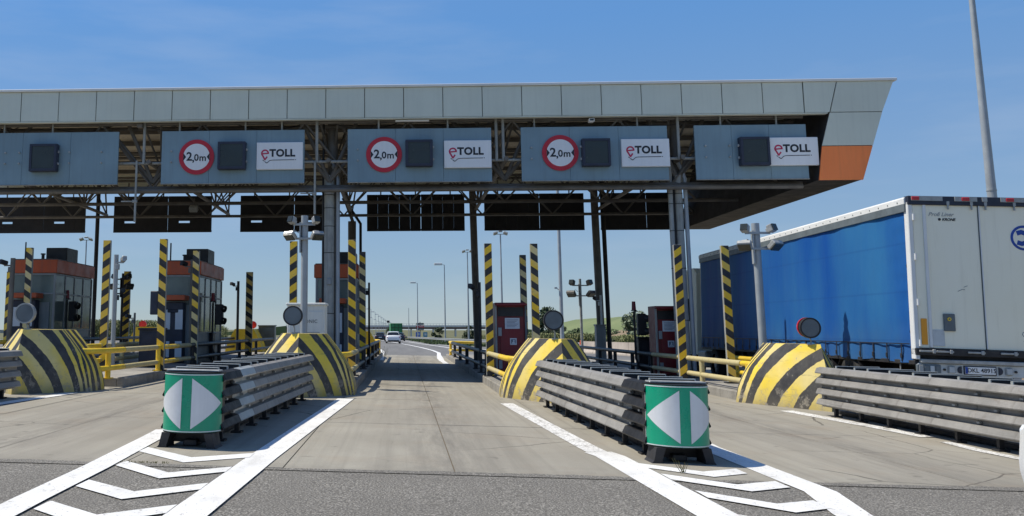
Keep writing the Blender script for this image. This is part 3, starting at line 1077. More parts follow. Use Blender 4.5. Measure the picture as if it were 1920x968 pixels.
pipe_rail('yellow rail with rusty patch in front of the booths at left',
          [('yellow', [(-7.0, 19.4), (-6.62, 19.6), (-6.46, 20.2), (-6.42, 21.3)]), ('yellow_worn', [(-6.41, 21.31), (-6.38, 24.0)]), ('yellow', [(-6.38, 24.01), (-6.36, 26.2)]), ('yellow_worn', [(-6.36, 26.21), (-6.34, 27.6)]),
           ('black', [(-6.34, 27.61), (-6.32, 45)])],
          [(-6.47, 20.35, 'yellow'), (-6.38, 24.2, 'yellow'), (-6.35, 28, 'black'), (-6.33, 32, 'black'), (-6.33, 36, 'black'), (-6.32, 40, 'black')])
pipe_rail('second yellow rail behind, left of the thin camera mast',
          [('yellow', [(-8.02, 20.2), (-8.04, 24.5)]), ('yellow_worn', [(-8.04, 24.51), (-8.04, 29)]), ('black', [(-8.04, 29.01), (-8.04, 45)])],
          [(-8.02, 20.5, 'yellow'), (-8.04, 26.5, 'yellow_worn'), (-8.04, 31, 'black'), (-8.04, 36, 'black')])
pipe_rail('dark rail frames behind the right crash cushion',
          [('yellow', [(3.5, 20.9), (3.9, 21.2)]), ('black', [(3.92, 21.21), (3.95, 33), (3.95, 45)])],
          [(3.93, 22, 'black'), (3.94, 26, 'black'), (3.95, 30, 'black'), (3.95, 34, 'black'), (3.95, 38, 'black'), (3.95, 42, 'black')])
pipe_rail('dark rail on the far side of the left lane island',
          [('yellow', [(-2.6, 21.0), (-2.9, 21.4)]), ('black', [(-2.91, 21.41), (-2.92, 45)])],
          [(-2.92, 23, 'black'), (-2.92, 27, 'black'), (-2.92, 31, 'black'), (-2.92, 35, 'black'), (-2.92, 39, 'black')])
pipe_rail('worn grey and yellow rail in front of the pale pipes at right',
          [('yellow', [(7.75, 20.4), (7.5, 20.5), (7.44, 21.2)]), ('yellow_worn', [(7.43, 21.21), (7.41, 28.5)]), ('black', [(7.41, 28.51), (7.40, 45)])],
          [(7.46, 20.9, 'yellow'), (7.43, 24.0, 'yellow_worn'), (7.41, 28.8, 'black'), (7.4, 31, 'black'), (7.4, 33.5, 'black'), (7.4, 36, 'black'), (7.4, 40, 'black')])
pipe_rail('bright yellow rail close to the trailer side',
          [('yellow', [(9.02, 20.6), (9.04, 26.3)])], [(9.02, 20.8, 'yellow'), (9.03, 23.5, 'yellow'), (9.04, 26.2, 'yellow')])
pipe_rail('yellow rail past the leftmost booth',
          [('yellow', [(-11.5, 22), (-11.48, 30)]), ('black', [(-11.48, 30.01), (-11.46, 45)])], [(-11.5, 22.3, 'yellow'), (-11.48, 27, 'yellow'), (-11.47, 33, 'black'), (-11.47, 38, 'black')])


# ------------------------------------------------------------------ round lamps on the wedges
def round_lamp(x, y, z, label, r=0.195, lens='grey_box', rim='plastic_black', group='round lamps on the striped wedges', zfoot=None):
    th = thing('round_lamp', label, 'lamp', (x, y, z), group)
    MB().disc((0, 0), r, -0.05, 0.05, 36).build('housing', rim, th, True)
    mb = MB()
    prev = None
    for k in range(37):
        a = 2 * math.pi * k / 36
        cur = [mb.bm.verts.new((q * math.cos(a), yy, q * math.sin(a))) for q, yy in ((r + 0.008, 0.03), (r + 0.008, -0.07), (r - 0.018, -0.07), (r - 0.018, -0.045))]
        if prev:
            for i in range(3):
                mb.bm.faces.new((prev[i], cur[i], cur[i + 1], prev[i + 1]))
        prev = cur
    mb.build('rim', rim if rim != 'plastic_black' else 'chassis', th, True)
    MB().disc((0, 0), r - 0.022, -0.062, -0.046, 32).build('lens', lens, th)
    hb = z - zfoot if zfoot is not None else r + 0.22
    MB().tube([(0.0, 0.02, -r + 0.02), (0.03, 0.03, -r - 0.06), (0.03, 0.05, -hb)], 0.014, 8).build('bracket', 'galv', th, True)
    MB().box((0.03, 0.05, -hb + 0.012), (0.12, 0.12, 0.024)).build('foot', 'galv', th)
    return th


round_lamp(-7.54, 18.35, 1.71, 'grey round lamp with bright rim on the farthest left wedge', rim='galv', zfoot=zg(-7.3) + 1.24)
round_lamp(-2.28, 19.25, 1.67, 'dark round lamp before the white vented cabinet', zfoot=zg(-2.2) + 1.25)
round_lamp(3.03, 19.2, 1.575, 'dark round lamp on the wedge right of the open lane', zfoot=zg(3.1) + 1.25)
th = round_lamp(8.05, 19.1, 1.42, 'dark round lamp with red rim against the blue trailer', zfoot=zg(8.3) + 1.25)
MB().disc((-0.022, 0.01), 0.197, 0.02, 0.07, 32).build('red_back', 'red_lens', th, True)
round_lamp(-12.6, 44.8, 1.62, 'red lit round lamp above the navy cabinet', 0.17, 'red_lens', 'red_lens', 'red round lamps at the exit end', zg(-12.5) + KT)
round_lamp(-7.35, 45.5, 1.60, 'red lit round lamp behind the shaded dark post', 0.17, 'red_lens', 'red_lens', 'red round lamps at the exit end', zg(-7.3) + KT)


# ------------------------------------------------------------------ poles with floodlights and cameras
def flood(th, c, w, h, d, rz, rx, mat='galv'):
    rot = Matrix.Rotation(rz, 4, 'Z') @ Matrix.Rotation(rx, 4, 'X')
    o = MB().box((0, 0, 0), (w, d, h), bev=0.02).box((0, -d / 2 - 0.012, 0), (w * 0.86, 0.03, h * 0.84), mi=1).box((0, d / 2 + 0.03, 0), (w * 0.4, 0.07, h * 0.5), bev=0.01).build('floodlight', [mat, 'screen'], th)
    o.location = c
    o.rotation_euler = rot.to_euler()
    return o


def flood_pole(x, y, ztop, label, r=0.085, mat='lamp_steel', heads='galv', s=1.0, z0=None):
    z0 = zg(x, y) + KT if z0 is None else z0
    h = ztop - z0
    th = thing('floodlight_pole', label, 'light pole', (x, y, z0), 'poles with four floodlights')
    MB().tube([(0, 0, 0), (0, 0, h)], r, 16).build('pole', mat, th, True)
    MB().box((0, -0.0, 0.015), (0.34, 0.34, 0.03)).build('base_plate', mat, th)
    a = MB()
    a.box((0, -r - 0.02, h - 0.26 * s), (0.62 * s, 0.05, 0.05))
    a.box((0, -r - 0.02, h - 0.66 * s), (0.60 * s, 0.05, 0.05))
    a.box((-r - 0.015, -0.05, h - 0.62 * s), (0.03, 0.12, 0.85 * s))
    a.tube([(-0.12, -0.1, h - 0.5 * s), (-0.25, -0.12, h - 0.42 * s), (-0.33, -0.1, h - 0.55 * s)], 0.012, 6)
    a.build('bracket', mat, th)
    flood(th, (-0.33 * s, -0.16, h - 0.15 * s), 0.20 * s, 0.20 * s, 0.16 * s, R(-38), R(-20), heads)
    flood(th, (0.33 * s, -0.16, h - 0.15 * s), 0.20 * s, 0.20 * s, 0.16 * s, R(35), R(-20), heads)
    flood(th, (-0.38 * s, -0.2, h - 0.58 * s), 0.34 * s, 0.26 * s, 0.13 * s, R(-30), R(50), heads)
    flood(th, (0.38 * s, -0.2, h - 0.58 * s), 0.34 * s, 0.26 * s, 0.13 * s, R(30), R(50), heads)
    return th


flood_pole(-2.38, 22.3, 4.12, 'pale pole with four floodlights before the white vented cabinet', s=0.86)
flood_pole(7.95, 21.3, 3.76, 'pale pole with four floodlights before the blue trailer curtain', s=0.88)
flood_pole(7.9, 42.2, 3.62, 'slim pole with dark floodlights seen above the traffic cone', 0.06, 'galv', 'black', 1.15)
flood_pole(-11.72, 38.4, 3.7, 'dark floodlights mounted behind a shaded striped post', 0.05, 'chassis', 'black', 0.95)


def camera_mast(x, y, ztop, label, r=0.05, mat='lamp_steel', side=1, cmat='galv'):
    z0 = zg(x, y) + KT
    h = ztop - z0
    th = thing('camera_mast', label, 'camera mast', (x, y, z0), 'slim masts with cameras')
    MB().tube([(0, 0, 0), (0, 0, h)], r, 12).build('mast', mat, th, True)
    mb = MB().box((side * 0.12, -0.05, h - 0.22), (0.22, 0.04, 0.04)).box((side * 0.06, -0.04, h - 0.34), (0.1, 0.08, 0.16), bev=0.01)
    mb.build('arm', mat, th)
    rot = Matrix.Rotation(R(30 * side), 4, 'Z') @ Matrix.Rotation(R(-12), 4, 'X')
    MB().box((side * 0.24, -0.1, h - 0.13), (0.13, 0.26, 0.13), bev=0.02, rot=rot).box((side * 0.29, -0.22, h - 0.15), (0.09, 0.012, 0.09), rot=rot).build('camera', cmat, th)
    MB().box((0, 0, 0.01), (0.22, 0.22, 0.02)).build('base_plate', mat, th)
    return th


camera_mast(-7.96, 25.4, 3.44, 'thin grey camera mast between two yellow striped posts at left', 0.065)
camera_mast(-7.4, 41.5, 3.52, 'dark camera mast left of the shaded striped post', 0.06, 'chassis', -1, 'black')
camera_mast(-11.4, 26.6, 3.45, 'dark grey mast standing before the leftmost booth', 0.07, 'steel_dark', -1, 'chassis')
camera_mast(-6.6, 28.8, 3.55, 'grey mast standing before the middle booth', 0.06, 'steel_dark', -1, 'chassis')
camera_mast(-10.9, 37.5, 2.05, 'low thin pole with a small lamp beside the navy cabinet', 0.045, 'galv', -1, 'black')
camera_mast(2.22, 27.4, 2.75, 'short mast hidden behind the left edge of the red machine', 0.04, 'chassis', -1, 'black')
camera_mast(-1.16, 31.5, 2.95, 'slim dark mast at the kerb right of the dull striped post', 0.035, 'chassis', -1, 'black')
camera_mast(7.95, 38.2, 2.75, 'pale mast with twin cameras left of the dark rear columns', 0.04, 'cabinet', -1, 'chassis')
camera_mast(-8.9, 28.5, 2.7, 'dark short mast with rounded head right of the first striped post', 0.04, 'chassis', 1, 'black')


# ------------------------------------------------------------------ cabinets and machines
def cabinet(x0, x1, y0, d, ztop, label, mat, vents=False, text=None):
    xc = (x0 + x1) / 2
    z0 = zg(xc) + KT
    h = ztop - z0
    th = thing('equipment_cabinet', label, 'cabinet', (xc, y0, z0))
    w = x1 - x0
    MB().box((0, d / 2, h / 2), (w, d, h - 0.02), bev=0.015).build('housing', mat, th)
    MB().box((0, d / 2 - 0.01, h), (w + 0.06, d + 0.08, 0.06), bev=0.015).build('lid', mat, th)
    MB().box((0, -0.008, h * 0.47), (w - 0.10, 0.02, h * 0.86), bev=0.006).build('door', mat, th)
    if vents:
        for c in (-1, 1):
            for k in range(13):
                MB().box((c * w * 0.2, -0.022, h * 0.30 + k * 0.045), (w * 0.34, 0.012, 0.018)).build('louvre', 'trim_grey', th)
    if text:
        put('lettering', text_mesh(text, 0.115, 'cab_text', 0.001, space=1.1), th, (0, -0.021, h * 0.76))
    return th


M['trim_grey'] = basic('trim_grey', (0.36, 0.37, 0.36), 0.5)
cabinet(-2.84, -1.92, 22.75, 0.75, 2.0, 'white vented cabinet with lettering behind a striped wedge', 'cabinet', True, 'VITRONIC')
cabinet(-7.5, -6.85, 26.3, 0.5, 1.40, 'navy cabinet between the yellow rails left of the booth', 'navy')
cabinet(7.42, 7.78, 30.2, 0.45, 1.12, 'black cabinet under the traffic signal at right', 'black')
cabinet(-7.0, -6.5, 31.7, 0.45, 1.25, 'black cabinet at the foot of the middle booth', 'black')
cabinet(-12.0, -11.45, 30.0, 0.4, 1.15, 'black cabinet at the foot of the leftmost booth', 'black')
cabinet(7.62, 7.98, 37.6, 0.4, 1.55, 'pale grey cabinet at the foot of the dark rear columns', 'booth_grey')
cabinet(-7.1, -6.3, 45.6, 0.5, 1.56, 'grey screen box behind the yellow exit block', 'grey_box')


def red_machine(x0, x1, y0, ztop, label):
    xc = (x0 + x1) / 2
    z0 = zg(xc) + KT
    h, w = ztop - z0, x1 - x0
    th = thing('payment_machine', label, 'payment machine', (xc, y0, z0), 'dark red payment machines')
    MB().box((0, 0.4, h / 2), (w, 0.8, h), bev=0.012).build('housing', 'machine_red', th)
    MB().box((0, -0.012, h - 0.27), (w - 0.14, 0.04, 0.26)).build('dark_recess', 'black', th)
    MB().box((0, -0.10, h - 0.06), (w + 0.04, 0.26, 0.05), bev=0.01).build('hood', 'machine_red', th)
    for sg in (-1, 1):
        MB().box((sg * (w / 2 - 0.01), -0.05, h / 2 - 0.04), (0.055, 0.06, h - 0.08), bev=0.008).build('side_post', 'steel_pale' if sg < 0 else 'grey_box', th)
    d = MB().box((0.03, -0.02, 0.66), (w - 0.2, 0.03, h - 0.78), bev=0.006).build('door', 'machine_red', th)
    for k in (0.25, 1.18):
        MB().box((-w / 2 + 0.12, -0.045, k), (0.10, 0.03, 0.24), bev=0.006).build('hinge', 'booth_grey', th)
    n = MB().box((0.04, -0.04, h - 0.60), (0.42, 0.008, 0.31)).build('notice', 'paper', th)
    for k in range(6):
        MB().box((0.04 - 0.02 * (k % 3), -0.0465, h - 0.50 - k * 0.04), (0.34 - 0.05 * (k % 3), 0.004, 0.012)).build('printed_line', 'paper_text', n)
    st = MB().box((0.06, -0.04, h - 1.12), (0.19, 0.008, 0.19), bev=0.002).build('sticker', 'paper', th)
    MB().box((0.06, -0.046, h - 1.12), (0.13, 0.004, 0.13)).build('sticker_print', 'paper_text', st)
    mb = MB().disc((0.07, h - 1.10), 0.028, -0.051, -0.047, 12)
    mb.prism([(0.0, h - 1.18), (0.12, h - 1.18), (0.09, h - 1.13), (0.04, h - 1.13)], -0.051, -0.047)
    mb.build('sticker_figure', 'paper', st)
    return th


red_machine(2.66, 3.54, 27.4, 2.16, 'dark red payment machine right of the open lane, white notice on its door')
red_machine(7.50, 8.22, 28.4, 2.08, 'dark red payment machine half behind the pale pipes at right')


def signal(x, y, z0, ztop, label, side=1):
    th = thing('traffic_signal', label, 'traffic signal', (x, y, z0), 'dark traffic signals seen from behind')
    h = ztop - z0
    MB().tube([(0, 0, 0), (0, 0, 0.3), (-side * 0.06, 0, 0.45), (-side * 0.06, 0, h - 0.32)], 0.035, 10).build('pole', 'black', th, True)
    hd = MB().box((side * 0.16, 0, h - 0.72), (0.27, 0.24, 0.68), bev=0.03).build('signal_head', 'black', th)
    for k in (0.52, 0.92):
        MB().tube([(side * 0.26, -0.02, h - k), (side * 0.37, -0.06, h - k - 0.03)], 0.115, 12, caps=False).build('visor', 'black', hd, True)
    MB().disc((0, 0), 0.06, h - 0.32, h - 0.29, 14, 'z').tube([(-side * 0.06, 0, h - 0.30), (-side * 0.06, 0, h - 0.27)], 0.09, 12).build('beacon_base', 'black', th)
    MB().tube([(-side * 0.06, 0, h - 0.27), (-side * 0.06, 0, h)], 0.07, 14, r1=0.055).build('beacon', 'machine_red', th, True)
    return th


signal(7.33, 30.0, zg(7.7) + KT, 2.26, 'black signal with red beacon beside the right payment machine')
signal(-6.35, 31.2, zg(-6.4) + KT, 2.6, 'black signal before the middle booth')
signal(-11.5, 31.6, zg(-11.5) + KT, 2.72, 'black signal before the leftmost booth')


def booth(x0, x1, y0, y1, label, awn=True):
    xc = (x0 + x1) / 2
    z0 = zg(xc) + KT
    H_ = 3.23
    th = thing('toll_booth', label, 'toll booth', (xc, y0, z0), 'toll booths with orange roof bands')
    w, d = x1 - x0, y1 - y0
    MB().box((0, d / 2, 0.46), (w - 0.04, d - 0.04, 0.92)).build('lower_wall', 'booth_panel', th)
    MB().box((0, d / 2, 0.02), (w + 0.08, d + 0.08, 0.06)).build('plinth', 'island', th)
    for sx in (-1, 1):
        for py in (0.03, d - 0.03):
            MB().box((sx * (w / 2 - 0.03), py, H_ / 2 - 0.2), (0.065, 0.065, H_ - 0.5)).build('corner_post', 'booth_grey', th)
    for z in (0.94, 2.12, 2.76):
        mb = MB()
        for py in (0.02, d - 0.02):
            mb.box((0, py, z), (w - 0.13, 0.05, 0.05))
        for sx in (-1, 1):
            mb.box((sx * (w / 2 - 0.02), d / 2, z), (0.05, d - 0.13, 0.05))
        mb.build('window_rail', 'booth_grey', th)
    # panes: front, back, and four bays per side
    for py in (0.03, d - 0.03):
        for a, b in ((0.97, 2.09), (2.15, 2.73)):
            MB().box((0, py, (a + b) / 2), (w - 0.14, 0.012, b - a)).build('pane', 'glass', th)
    nb = 4
    for sx in (-1, 1):
        for k in range(nb):
            ys, ye = 0.07 + (d - 0.14) * k / nb, 0.07 + (d - 0.14) * (k + 1) / nb
            for a, b in ((0.97, 2.09), (2.15, 2.73)):
                MB().box((sx * (w / 2 - 0.03), (ys + ye) / 2, (a + b) / 2), (0.012, ye - ys - 0.05, b - a)).build('pane', 'glass', th)
            if k:
                MB().box((sx * (w / 2 - 0.02), ys, 1.86), (0.04, 0.045, 1.73)).build('mullion', 'booth_grey', th)
    MB().box((0, d / 2, 2.78), (w - 0.08, d - 0.08, 0.04)).build('ceiling', 'booth_panel', th)
    MB().box((0, d * 0.6, 1.0), (w * 0.5, 0.7, 0.9), bev=0.03).box((0, d * 0.55, 1.7), (0.42, 0.3, 0.7), bev=0.1).build('desk_and_chair', 'navy', th)
    rb = MB().box((0, d / 2, 3.02), (w + 0.10, d + 0.10, 0.44), bev=0.015).build('roof_band', 'booth_orange', th)
    MB().box((0, d / 2, 3.255), (w + 0.02, d + 0.02, 0.03)).build('roof_sheet', 'steel_dark', th)
    MB().box((0.18, d * 0.55, 3.52), (0.75, 1.1, 0.5), bev=0.02).build('cooling_unit', 'black', th)
    MB().tube([(-0.15, d * 0.3, 3.26), (-0.15, d * 0.3, 3.5)], 0.055, 10).tube([(-0.15, d * 0.3, 3.5), (-0.15, d * 0.3, 3.54)], 0.085, 10).build('vent_pipe', 'black', th, True)
    MB().tube([(-0.4, 0.2, 3.26), (-0.4, 0.2, 3.85)], 0.025, 6).build('aerial', 'black', th)
    if awn:
        MB().box((-0.08, -0.35, 2.04), (w * 0.62, 0.62, 0.16), bev=0.01).build('awning', 'booth_orange', th)
        mc = MB().box((-0.1, -0.28, 0.95), (w * 0.52, 0.4, 1.9), bev=0.02).build('ticket_unit', 'navy', th)
        for k, (px, pz, pw, ph_) in enumerate(((-0.30, 1.35, 0.24, 0.62), (0.10, 1.35, 0.24, 0.62), (-0.30, 0.42, 0.22, 0.5), (0.10, 0.42, 0.22, 0.5))):
            MB().box((px, -0.485, pz), (pw, 0.012, ph_), bev=0.004).build('white_panel', 'paper', mc)
        MB().box((-0.1, -0.492, 1.62), (0.34, 0.012, 0.1), bev=0.02).build('slot', 'navy', mc)
    MB().box((w * 0.28, -0.012, 0.93), (0.34, 0.03, 1.8), bev=0.005).build('door', 'booth_panel', th)
    return th


booth(-13.05, -11.55, 30.4, 34.1, 'leftmost toll booth, orange roof band fading to brown on its side')
booth(-7.85, -6.6, 29.9, 33.7, 'middle toll booth with blue grey door behind two striped posts')
booth(-2.85, -1.5, 30.2, 34.0, 'toll booth mostly hidden behind the front grey column')

# ------------------------------------------------------------------ canopy
YF, YB = 26.80, 40.2
canopy = thing('toll_canopy', 'long grey panelled canopy over the toll lanes with orange slanted end', 'canopy', (0, YF, 0))
cz = lambda n, mb, mats, smooth=False, par=None: mb.build(n, mats, par or canopy, smooth)
pan = MB().box((0, 0.02, 8.03), (1.135, 0.04, 0.90), bev=0.006).mesh('fascia_panel', 'fascia')
XR0 = 11.60
k = 0
while XR0 - 1.155 * (k + 0.5) > -19:
    put('fascia_panel', pan, canopy, (XR0 - 1.155 * (k + 0.5), random.uniform(-.004, .004), 0))
    k += 1
XL = XR0 - 1.155 * k


def poly_panel(name, pts, mat, y0=-0.012, y1=0.03):
    return cz(name, MB().prism(pts, y0, y1), mat)


poly_panel('fascia_panel', [(11.615, 7.58), (12.30, 7.58), (12.55, 8.48), (11.615, 8.48)], 'fascia')
poly_panel('fascia_panel', [(12.33, 7.585), (13.78, 7.585), (14.16, 8.48), (12.58, 8.48)], 'fascia')
poly_panel('fascia_panel', [(12.03, 6.60), (13.44, 6.60), (13.775, 7.565), (12.31, 7.565)], 'fascia')
poly_panel('orange_panel', [(11.87, 5.60), (13.09, 5.60), (13.432, 6.58), (12.025, 6.58)], 'fascia_orange')
cz('coping', MB().box(((XL + 14.2) / 2, 0.05, 8.525), (14.2 - XL + 0.1, 0.22, 0.075), bev=0.01), 'coping')
cz('fascia_backing', MB().box(((XL + 12.4) / 2, 0.11, 8.03), (12.4 - XL, 0.1, 0.9)), 'steel_dark')
cz('fascia_sill', MB().box(((XL + 12.25) / 2, 0.09, 7.555), (12.25 - XL, 0.19, 0.03)), 'fascia')
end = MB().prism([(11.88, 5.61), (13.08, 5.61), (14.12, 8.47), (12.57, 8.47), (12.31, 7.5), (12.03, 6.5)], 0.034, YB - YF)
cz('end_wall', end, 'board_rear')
dk = MB()
ny = 50
prof = []
for i in range(ny + 1):
    y = 0.17 + (YB - YF - 0.2) * i / ny
    prof += [(y, 8.16 + (0.05 if i % 2 else 0.0))]
dk.prism(prof + [(prof[-1][0], 8.40), (prof[0][0], 8.40)], XL, 12.5, 'x')
cz('roof_deck', dk, 'deck')
cz('rear_fascia', MB().box(((XL + 12.5) / 2, YB - YF + 0.06, 7.94), (12.5 - XL, 0.1, 1.1)), 'fascia')
cz('purlin', MB().box(((XL + 12.4) / 2, 1.9, 8.07), (12.4 - XL, 0.08, 0.16)), 'steel_dark')
for yy in (3.9, 5.9, 7.9, 9.9, 11.9):
    cz('purlin', MB().box(((XL + 12.4) / 2, yy, 8.07), (12.4 - XL, 0.08, 0.16)), 'steel_dark')


def truss_x(y, zt, zb, x0, x1, bay, wid, rc=0.055, rb=0.032, mid=None, mat='steel_dark'):
    mb = MB()
    mb.tube([(x0, y - wid, zt), (x1, y - wid, zt)], rc, 8)
    mb.tube([(x0, y + wid, zt), (x1, y + wid, zt)], rc, 8)
    mb.tube([(x0, y, zb), (x1, y, zb)], rc * 1.1, 8)
    if mid is not None:
        mb.tube([(x0, y - wid * 0.5, mid), (x1, y - wid * 0.5, mid)], rc * 0.9, 8)
    t_ = cz('truss', mb, mat, True)
    n = int((x1 - x0) / bay)
    for i in range(n):
        xa = x0 + bay * i
        s = 1 if i % 2 == 0 else -1
        za, zb_ = (zt, zb) if s > 0 else (zb, zt)
        for sg in (-1, 1):
            ya = y + (sg * wid if s > 0 else 0)
            yb = y + (0 if s > 0 else sg * wid)
            MB().tube([(xa, ya, za), (xa + bay, yb, zb_)], rb, 6, caps=False).build('brace', mat, t_, True)
    return t_


truss_x(0.75, 7.55, 5.62, XL, 11.7, 1.55, 0.34, 0.062)
truss_x(6.6, 7.75, 5.95, XL, 12.0, 1.7, 0.45, 0.058)
truss_x(11.9, 7.72, 6.12, XL, 12.2, 1.45, 0.40, 0.055, mid=6.62)
for X in (-13.0, -7.6, -2.2, 3.05, 8.15):
    mb = MB()
    for sx in (-0.32, 0.32):
        mb.tube([(X + sx, 0.2, 7.80), (X + sx, 13.1, 7.80)], 0.055, 8)
    mb.tube([(X, 0.2, 6.35), (X, 13.1, 6.35)], 0.07, 8)
    t_ = cz('cross_truss', mb, 'steel_dark', True)
    for i in range(9):
        ya, yb = 0.3 + 1.42 * i, 0.3 + 1.42 * (i + 1)
        za, zb_ = (7.8, 6.35) if i % 2 == 0 else (6.35, 7.8)
        for sx in (-0.32, 0.32):
            MB().tube([(X + (sx if za > 7 else 0), ya, za), (X + (sx if zb_ > 7 else 0), yb, zb_)], 0.036, 6, caps=False).build('brace', 'steel_dark', t_, True)
    # knee braces spreading from the column head
    for dx, dz in ((-1.6, 1.9), (1.6, 1.9), (-0.9, 2.0), (0.9, 2.0)):
        MB().tube([(X, 0.8, 5.8), (X + dx, 0.8, 5.8 + dz)], 0.06, 8, caps=False).build('brace', 'steel_dark', t_, True)
# pale service pipes between and below the boards
cz('service_pipe', MB().tube([(XL, 0.42, 6.34), (12.0, 0.42, 6.34)], 0.042, 8), 'steel_pale', True)
cz('service_pipe', MB().tube([(XL, 0.48, 5.50), (11.6, 0.48, 5.50)], 0.075, 8), 'steel_dark', True)
for X in (-12.1, -10.6, -6.7, -4.7, -3.6, -0.7, 1.35, 3.9, 6.9, 9.3, 10.9):
    cz('hanger', MB().tube([(X, 0.30, 7.2), (X, 0.30, 7.58)], 0.03, 6), 'steel_pale')
for X, zt, zb in ((-7.78, 7.6, 6.3), (-2.55, 7.6, 6.3), (2.78, 7.6, 6.3), (2.98, 7.6, 6.3), (8.08, 7.6, 6.3)):
    cz('hanger', MB().tube([(X, 0.34, zb), (X, 0.34, zt)], 0.045, 8), 'steel_pale')
# sagging cables under the deck
for i in range(9):
    xa = -14 + i * 2.9
    mb = MB().tube([(xa + 2.6 * q / 8, 0.5, 7.62 - 0.28 * math.sin(math.pi * q / 8)) for q in range(9)], 0.012, 5)
    cz('cable', mb, 'black')

# front boards with their panels
BX = [(-12.92, -8.51), (-7.20, -2.90), (-1.62, 2.62), (3.48, 7.72), (8.49, 11.68)]
for i, (a, b) in enumerate(BX):
    lab = ['blue grey overhead board cut by the left edge, without round sign', 'second overhead board from the left, with round sign and white sign',
           'overhead board above the open lane', 'overhead board right of the open lane, next to the right column', 'shorter overhead board nearest the orange canopy end'][i]
    th = thing('lane_board', lab, 'sign board', (a, 27.0, 5.68), 'blue grey boards hanging over the lanes')
    n = 3
    for k in range(n):
        w = (b - a) / n
        MB().box((w * (k + 0.5), 0.0, 0.795), (w - 0.006, 0.06, 1.59), bev=0.003).build('board_panel', 'board', th)
    MB().box(((b - a) / 2, 0.07, 0.795), (b - a - 0.1, 0.06, 1.45)).build('board_frame', 'steel_dark', th)
    MB().box(((b - a) / 2, -0.005, -0.012), (b - a, 0.09, 0.02)).build('edge_trim', 'steel_pale', th)
    studs = [(0.27, 0.68), (0.27, 1.0), (0.0, 0)]
    sx = {0: (1.78 - 0.4, 2.92, 3.9, 0.95), 1: (0.30,), 2: (0.30,), 3: (0.30,), 4: (0.30, 0.98)}[i]
    for q in sx:
        for zz in (0.65, 0.98):
            MB().disc((q, zz), 0.028, -0.075, -0.028, 8).build('mounting_stud', 'galv', th)

# dark square lane signals
for i, (x, z, s, lab) in enumerate(((-10.73, 6.47, 0.84, 'dark square lane signal on the leftmost board'), (-5.05, 6.48, 0.84, 'dark square lane signal beside the left round sign'),
                                    (0.49, 6.50, 0.80, 'dark square lane signal over the open lane'), (5.62, 6.47, 0.82, 'dark square lane signal on the board at the right column'),
                                    (10.13, 6.46, 0.84, 'dark square lane signal touching the rightmost white sign'))):
    th = thing('lane_signal', lab, 'lane signal', (x, 26.965, z), 'dark square lane signals')
    MB().box((0, -0.10, 0), (s, 0.2, s), bev=0.02).build('housing', 'display_frame', th)
    for zz in (s / 2 - 0.045, -s / 2 + 0.045):
        MB().box((0, -0.215, zz), (s - 0.02, 0.03, 0.07)).build('bezel', 'display_frame', th)
    for xx in (s / 2 - 0.045, -s / 2 + 0.045):
        MB().box((xx, -0.215, 0), (0.07, 0.03, s - 0.17)).build('bezel', 'display_frame', th)
    MB().box((0, -0.203, 0), (s - 0.16, 0.012, s - 0.16)).build('display', 'screen', th)
    for zz in (-0.18, 0.18):
        MB().box(((s / 2 + 0.02) * (1 if i < 3 else -1), -0.12, zz), (0.05, 0.05, 0.07), bev=0.01).build('latch', 'galv', th)

# round width limit signs
for x, z, lab in ((-6.13, 6.47, 'leftmost round red ringed 2,0m width sign'), (-0.54, 6.49, 'round 2,0m width sign over the open lane'),
                  (4.61, 6.49, 'rightmost round red ringed 2,0m width sign')):
    th = thing('width_limit_sign', lab, 'road sign', (x, 26.93, z), 'round width limit signs')
    MB().disc((0, 0), 0.53, 0.0, 0.03, 48).build('sign_plate', 'sign_red', th, True)
    fc = [(0.40 * math.cos(2 * math.pi * k / 48), 0.40 * math.sin(2 * math.pi * k / 48)) for k in range(48)]
    MB().prism(fc, -0.008, -0.002).build('white_field', 'sign_white', th)
    for sg in (-1, 1):
        MB().prism([(sg * 0.395, 0.115), (sg * 0.395, -0.115), (sg * 0.31, 0.0)], -0.0125, -0.0085).build('arrowhead', 'sign_black', th)
    mr = MB()
    for sg in (-1, 1):
        mr.prism([(sg * 0.385, 0.19), (sg * 0.40, 0.12), (sg * 0.40, -0.12), (sg * 0.385, -0.19), (sg * 0.425, -0.12), (sg * 0.425, 0.12)], -0.0115, -0.0082)
    mr.build('ring_edge', 'sign_red', th)
    put('lettering', text_mesh('2', 0.36, 'sign_black', 0.008), th, (-0.215, -0.012, 0.0))
    put('lettering', text_mesh(',', 0.32, 'sign_black', 0.006), th, (-0.095, -0.012, -0.04))
    put('lettering', text_mesh('0', 0.28, 'sign_black', 0.006), th, (0.0, -0.012, -0.03))
    put('lettering', text_mesh('m', 0.28, 'sign_black', 0.006), th, (0.19, -0.012, -0.035))


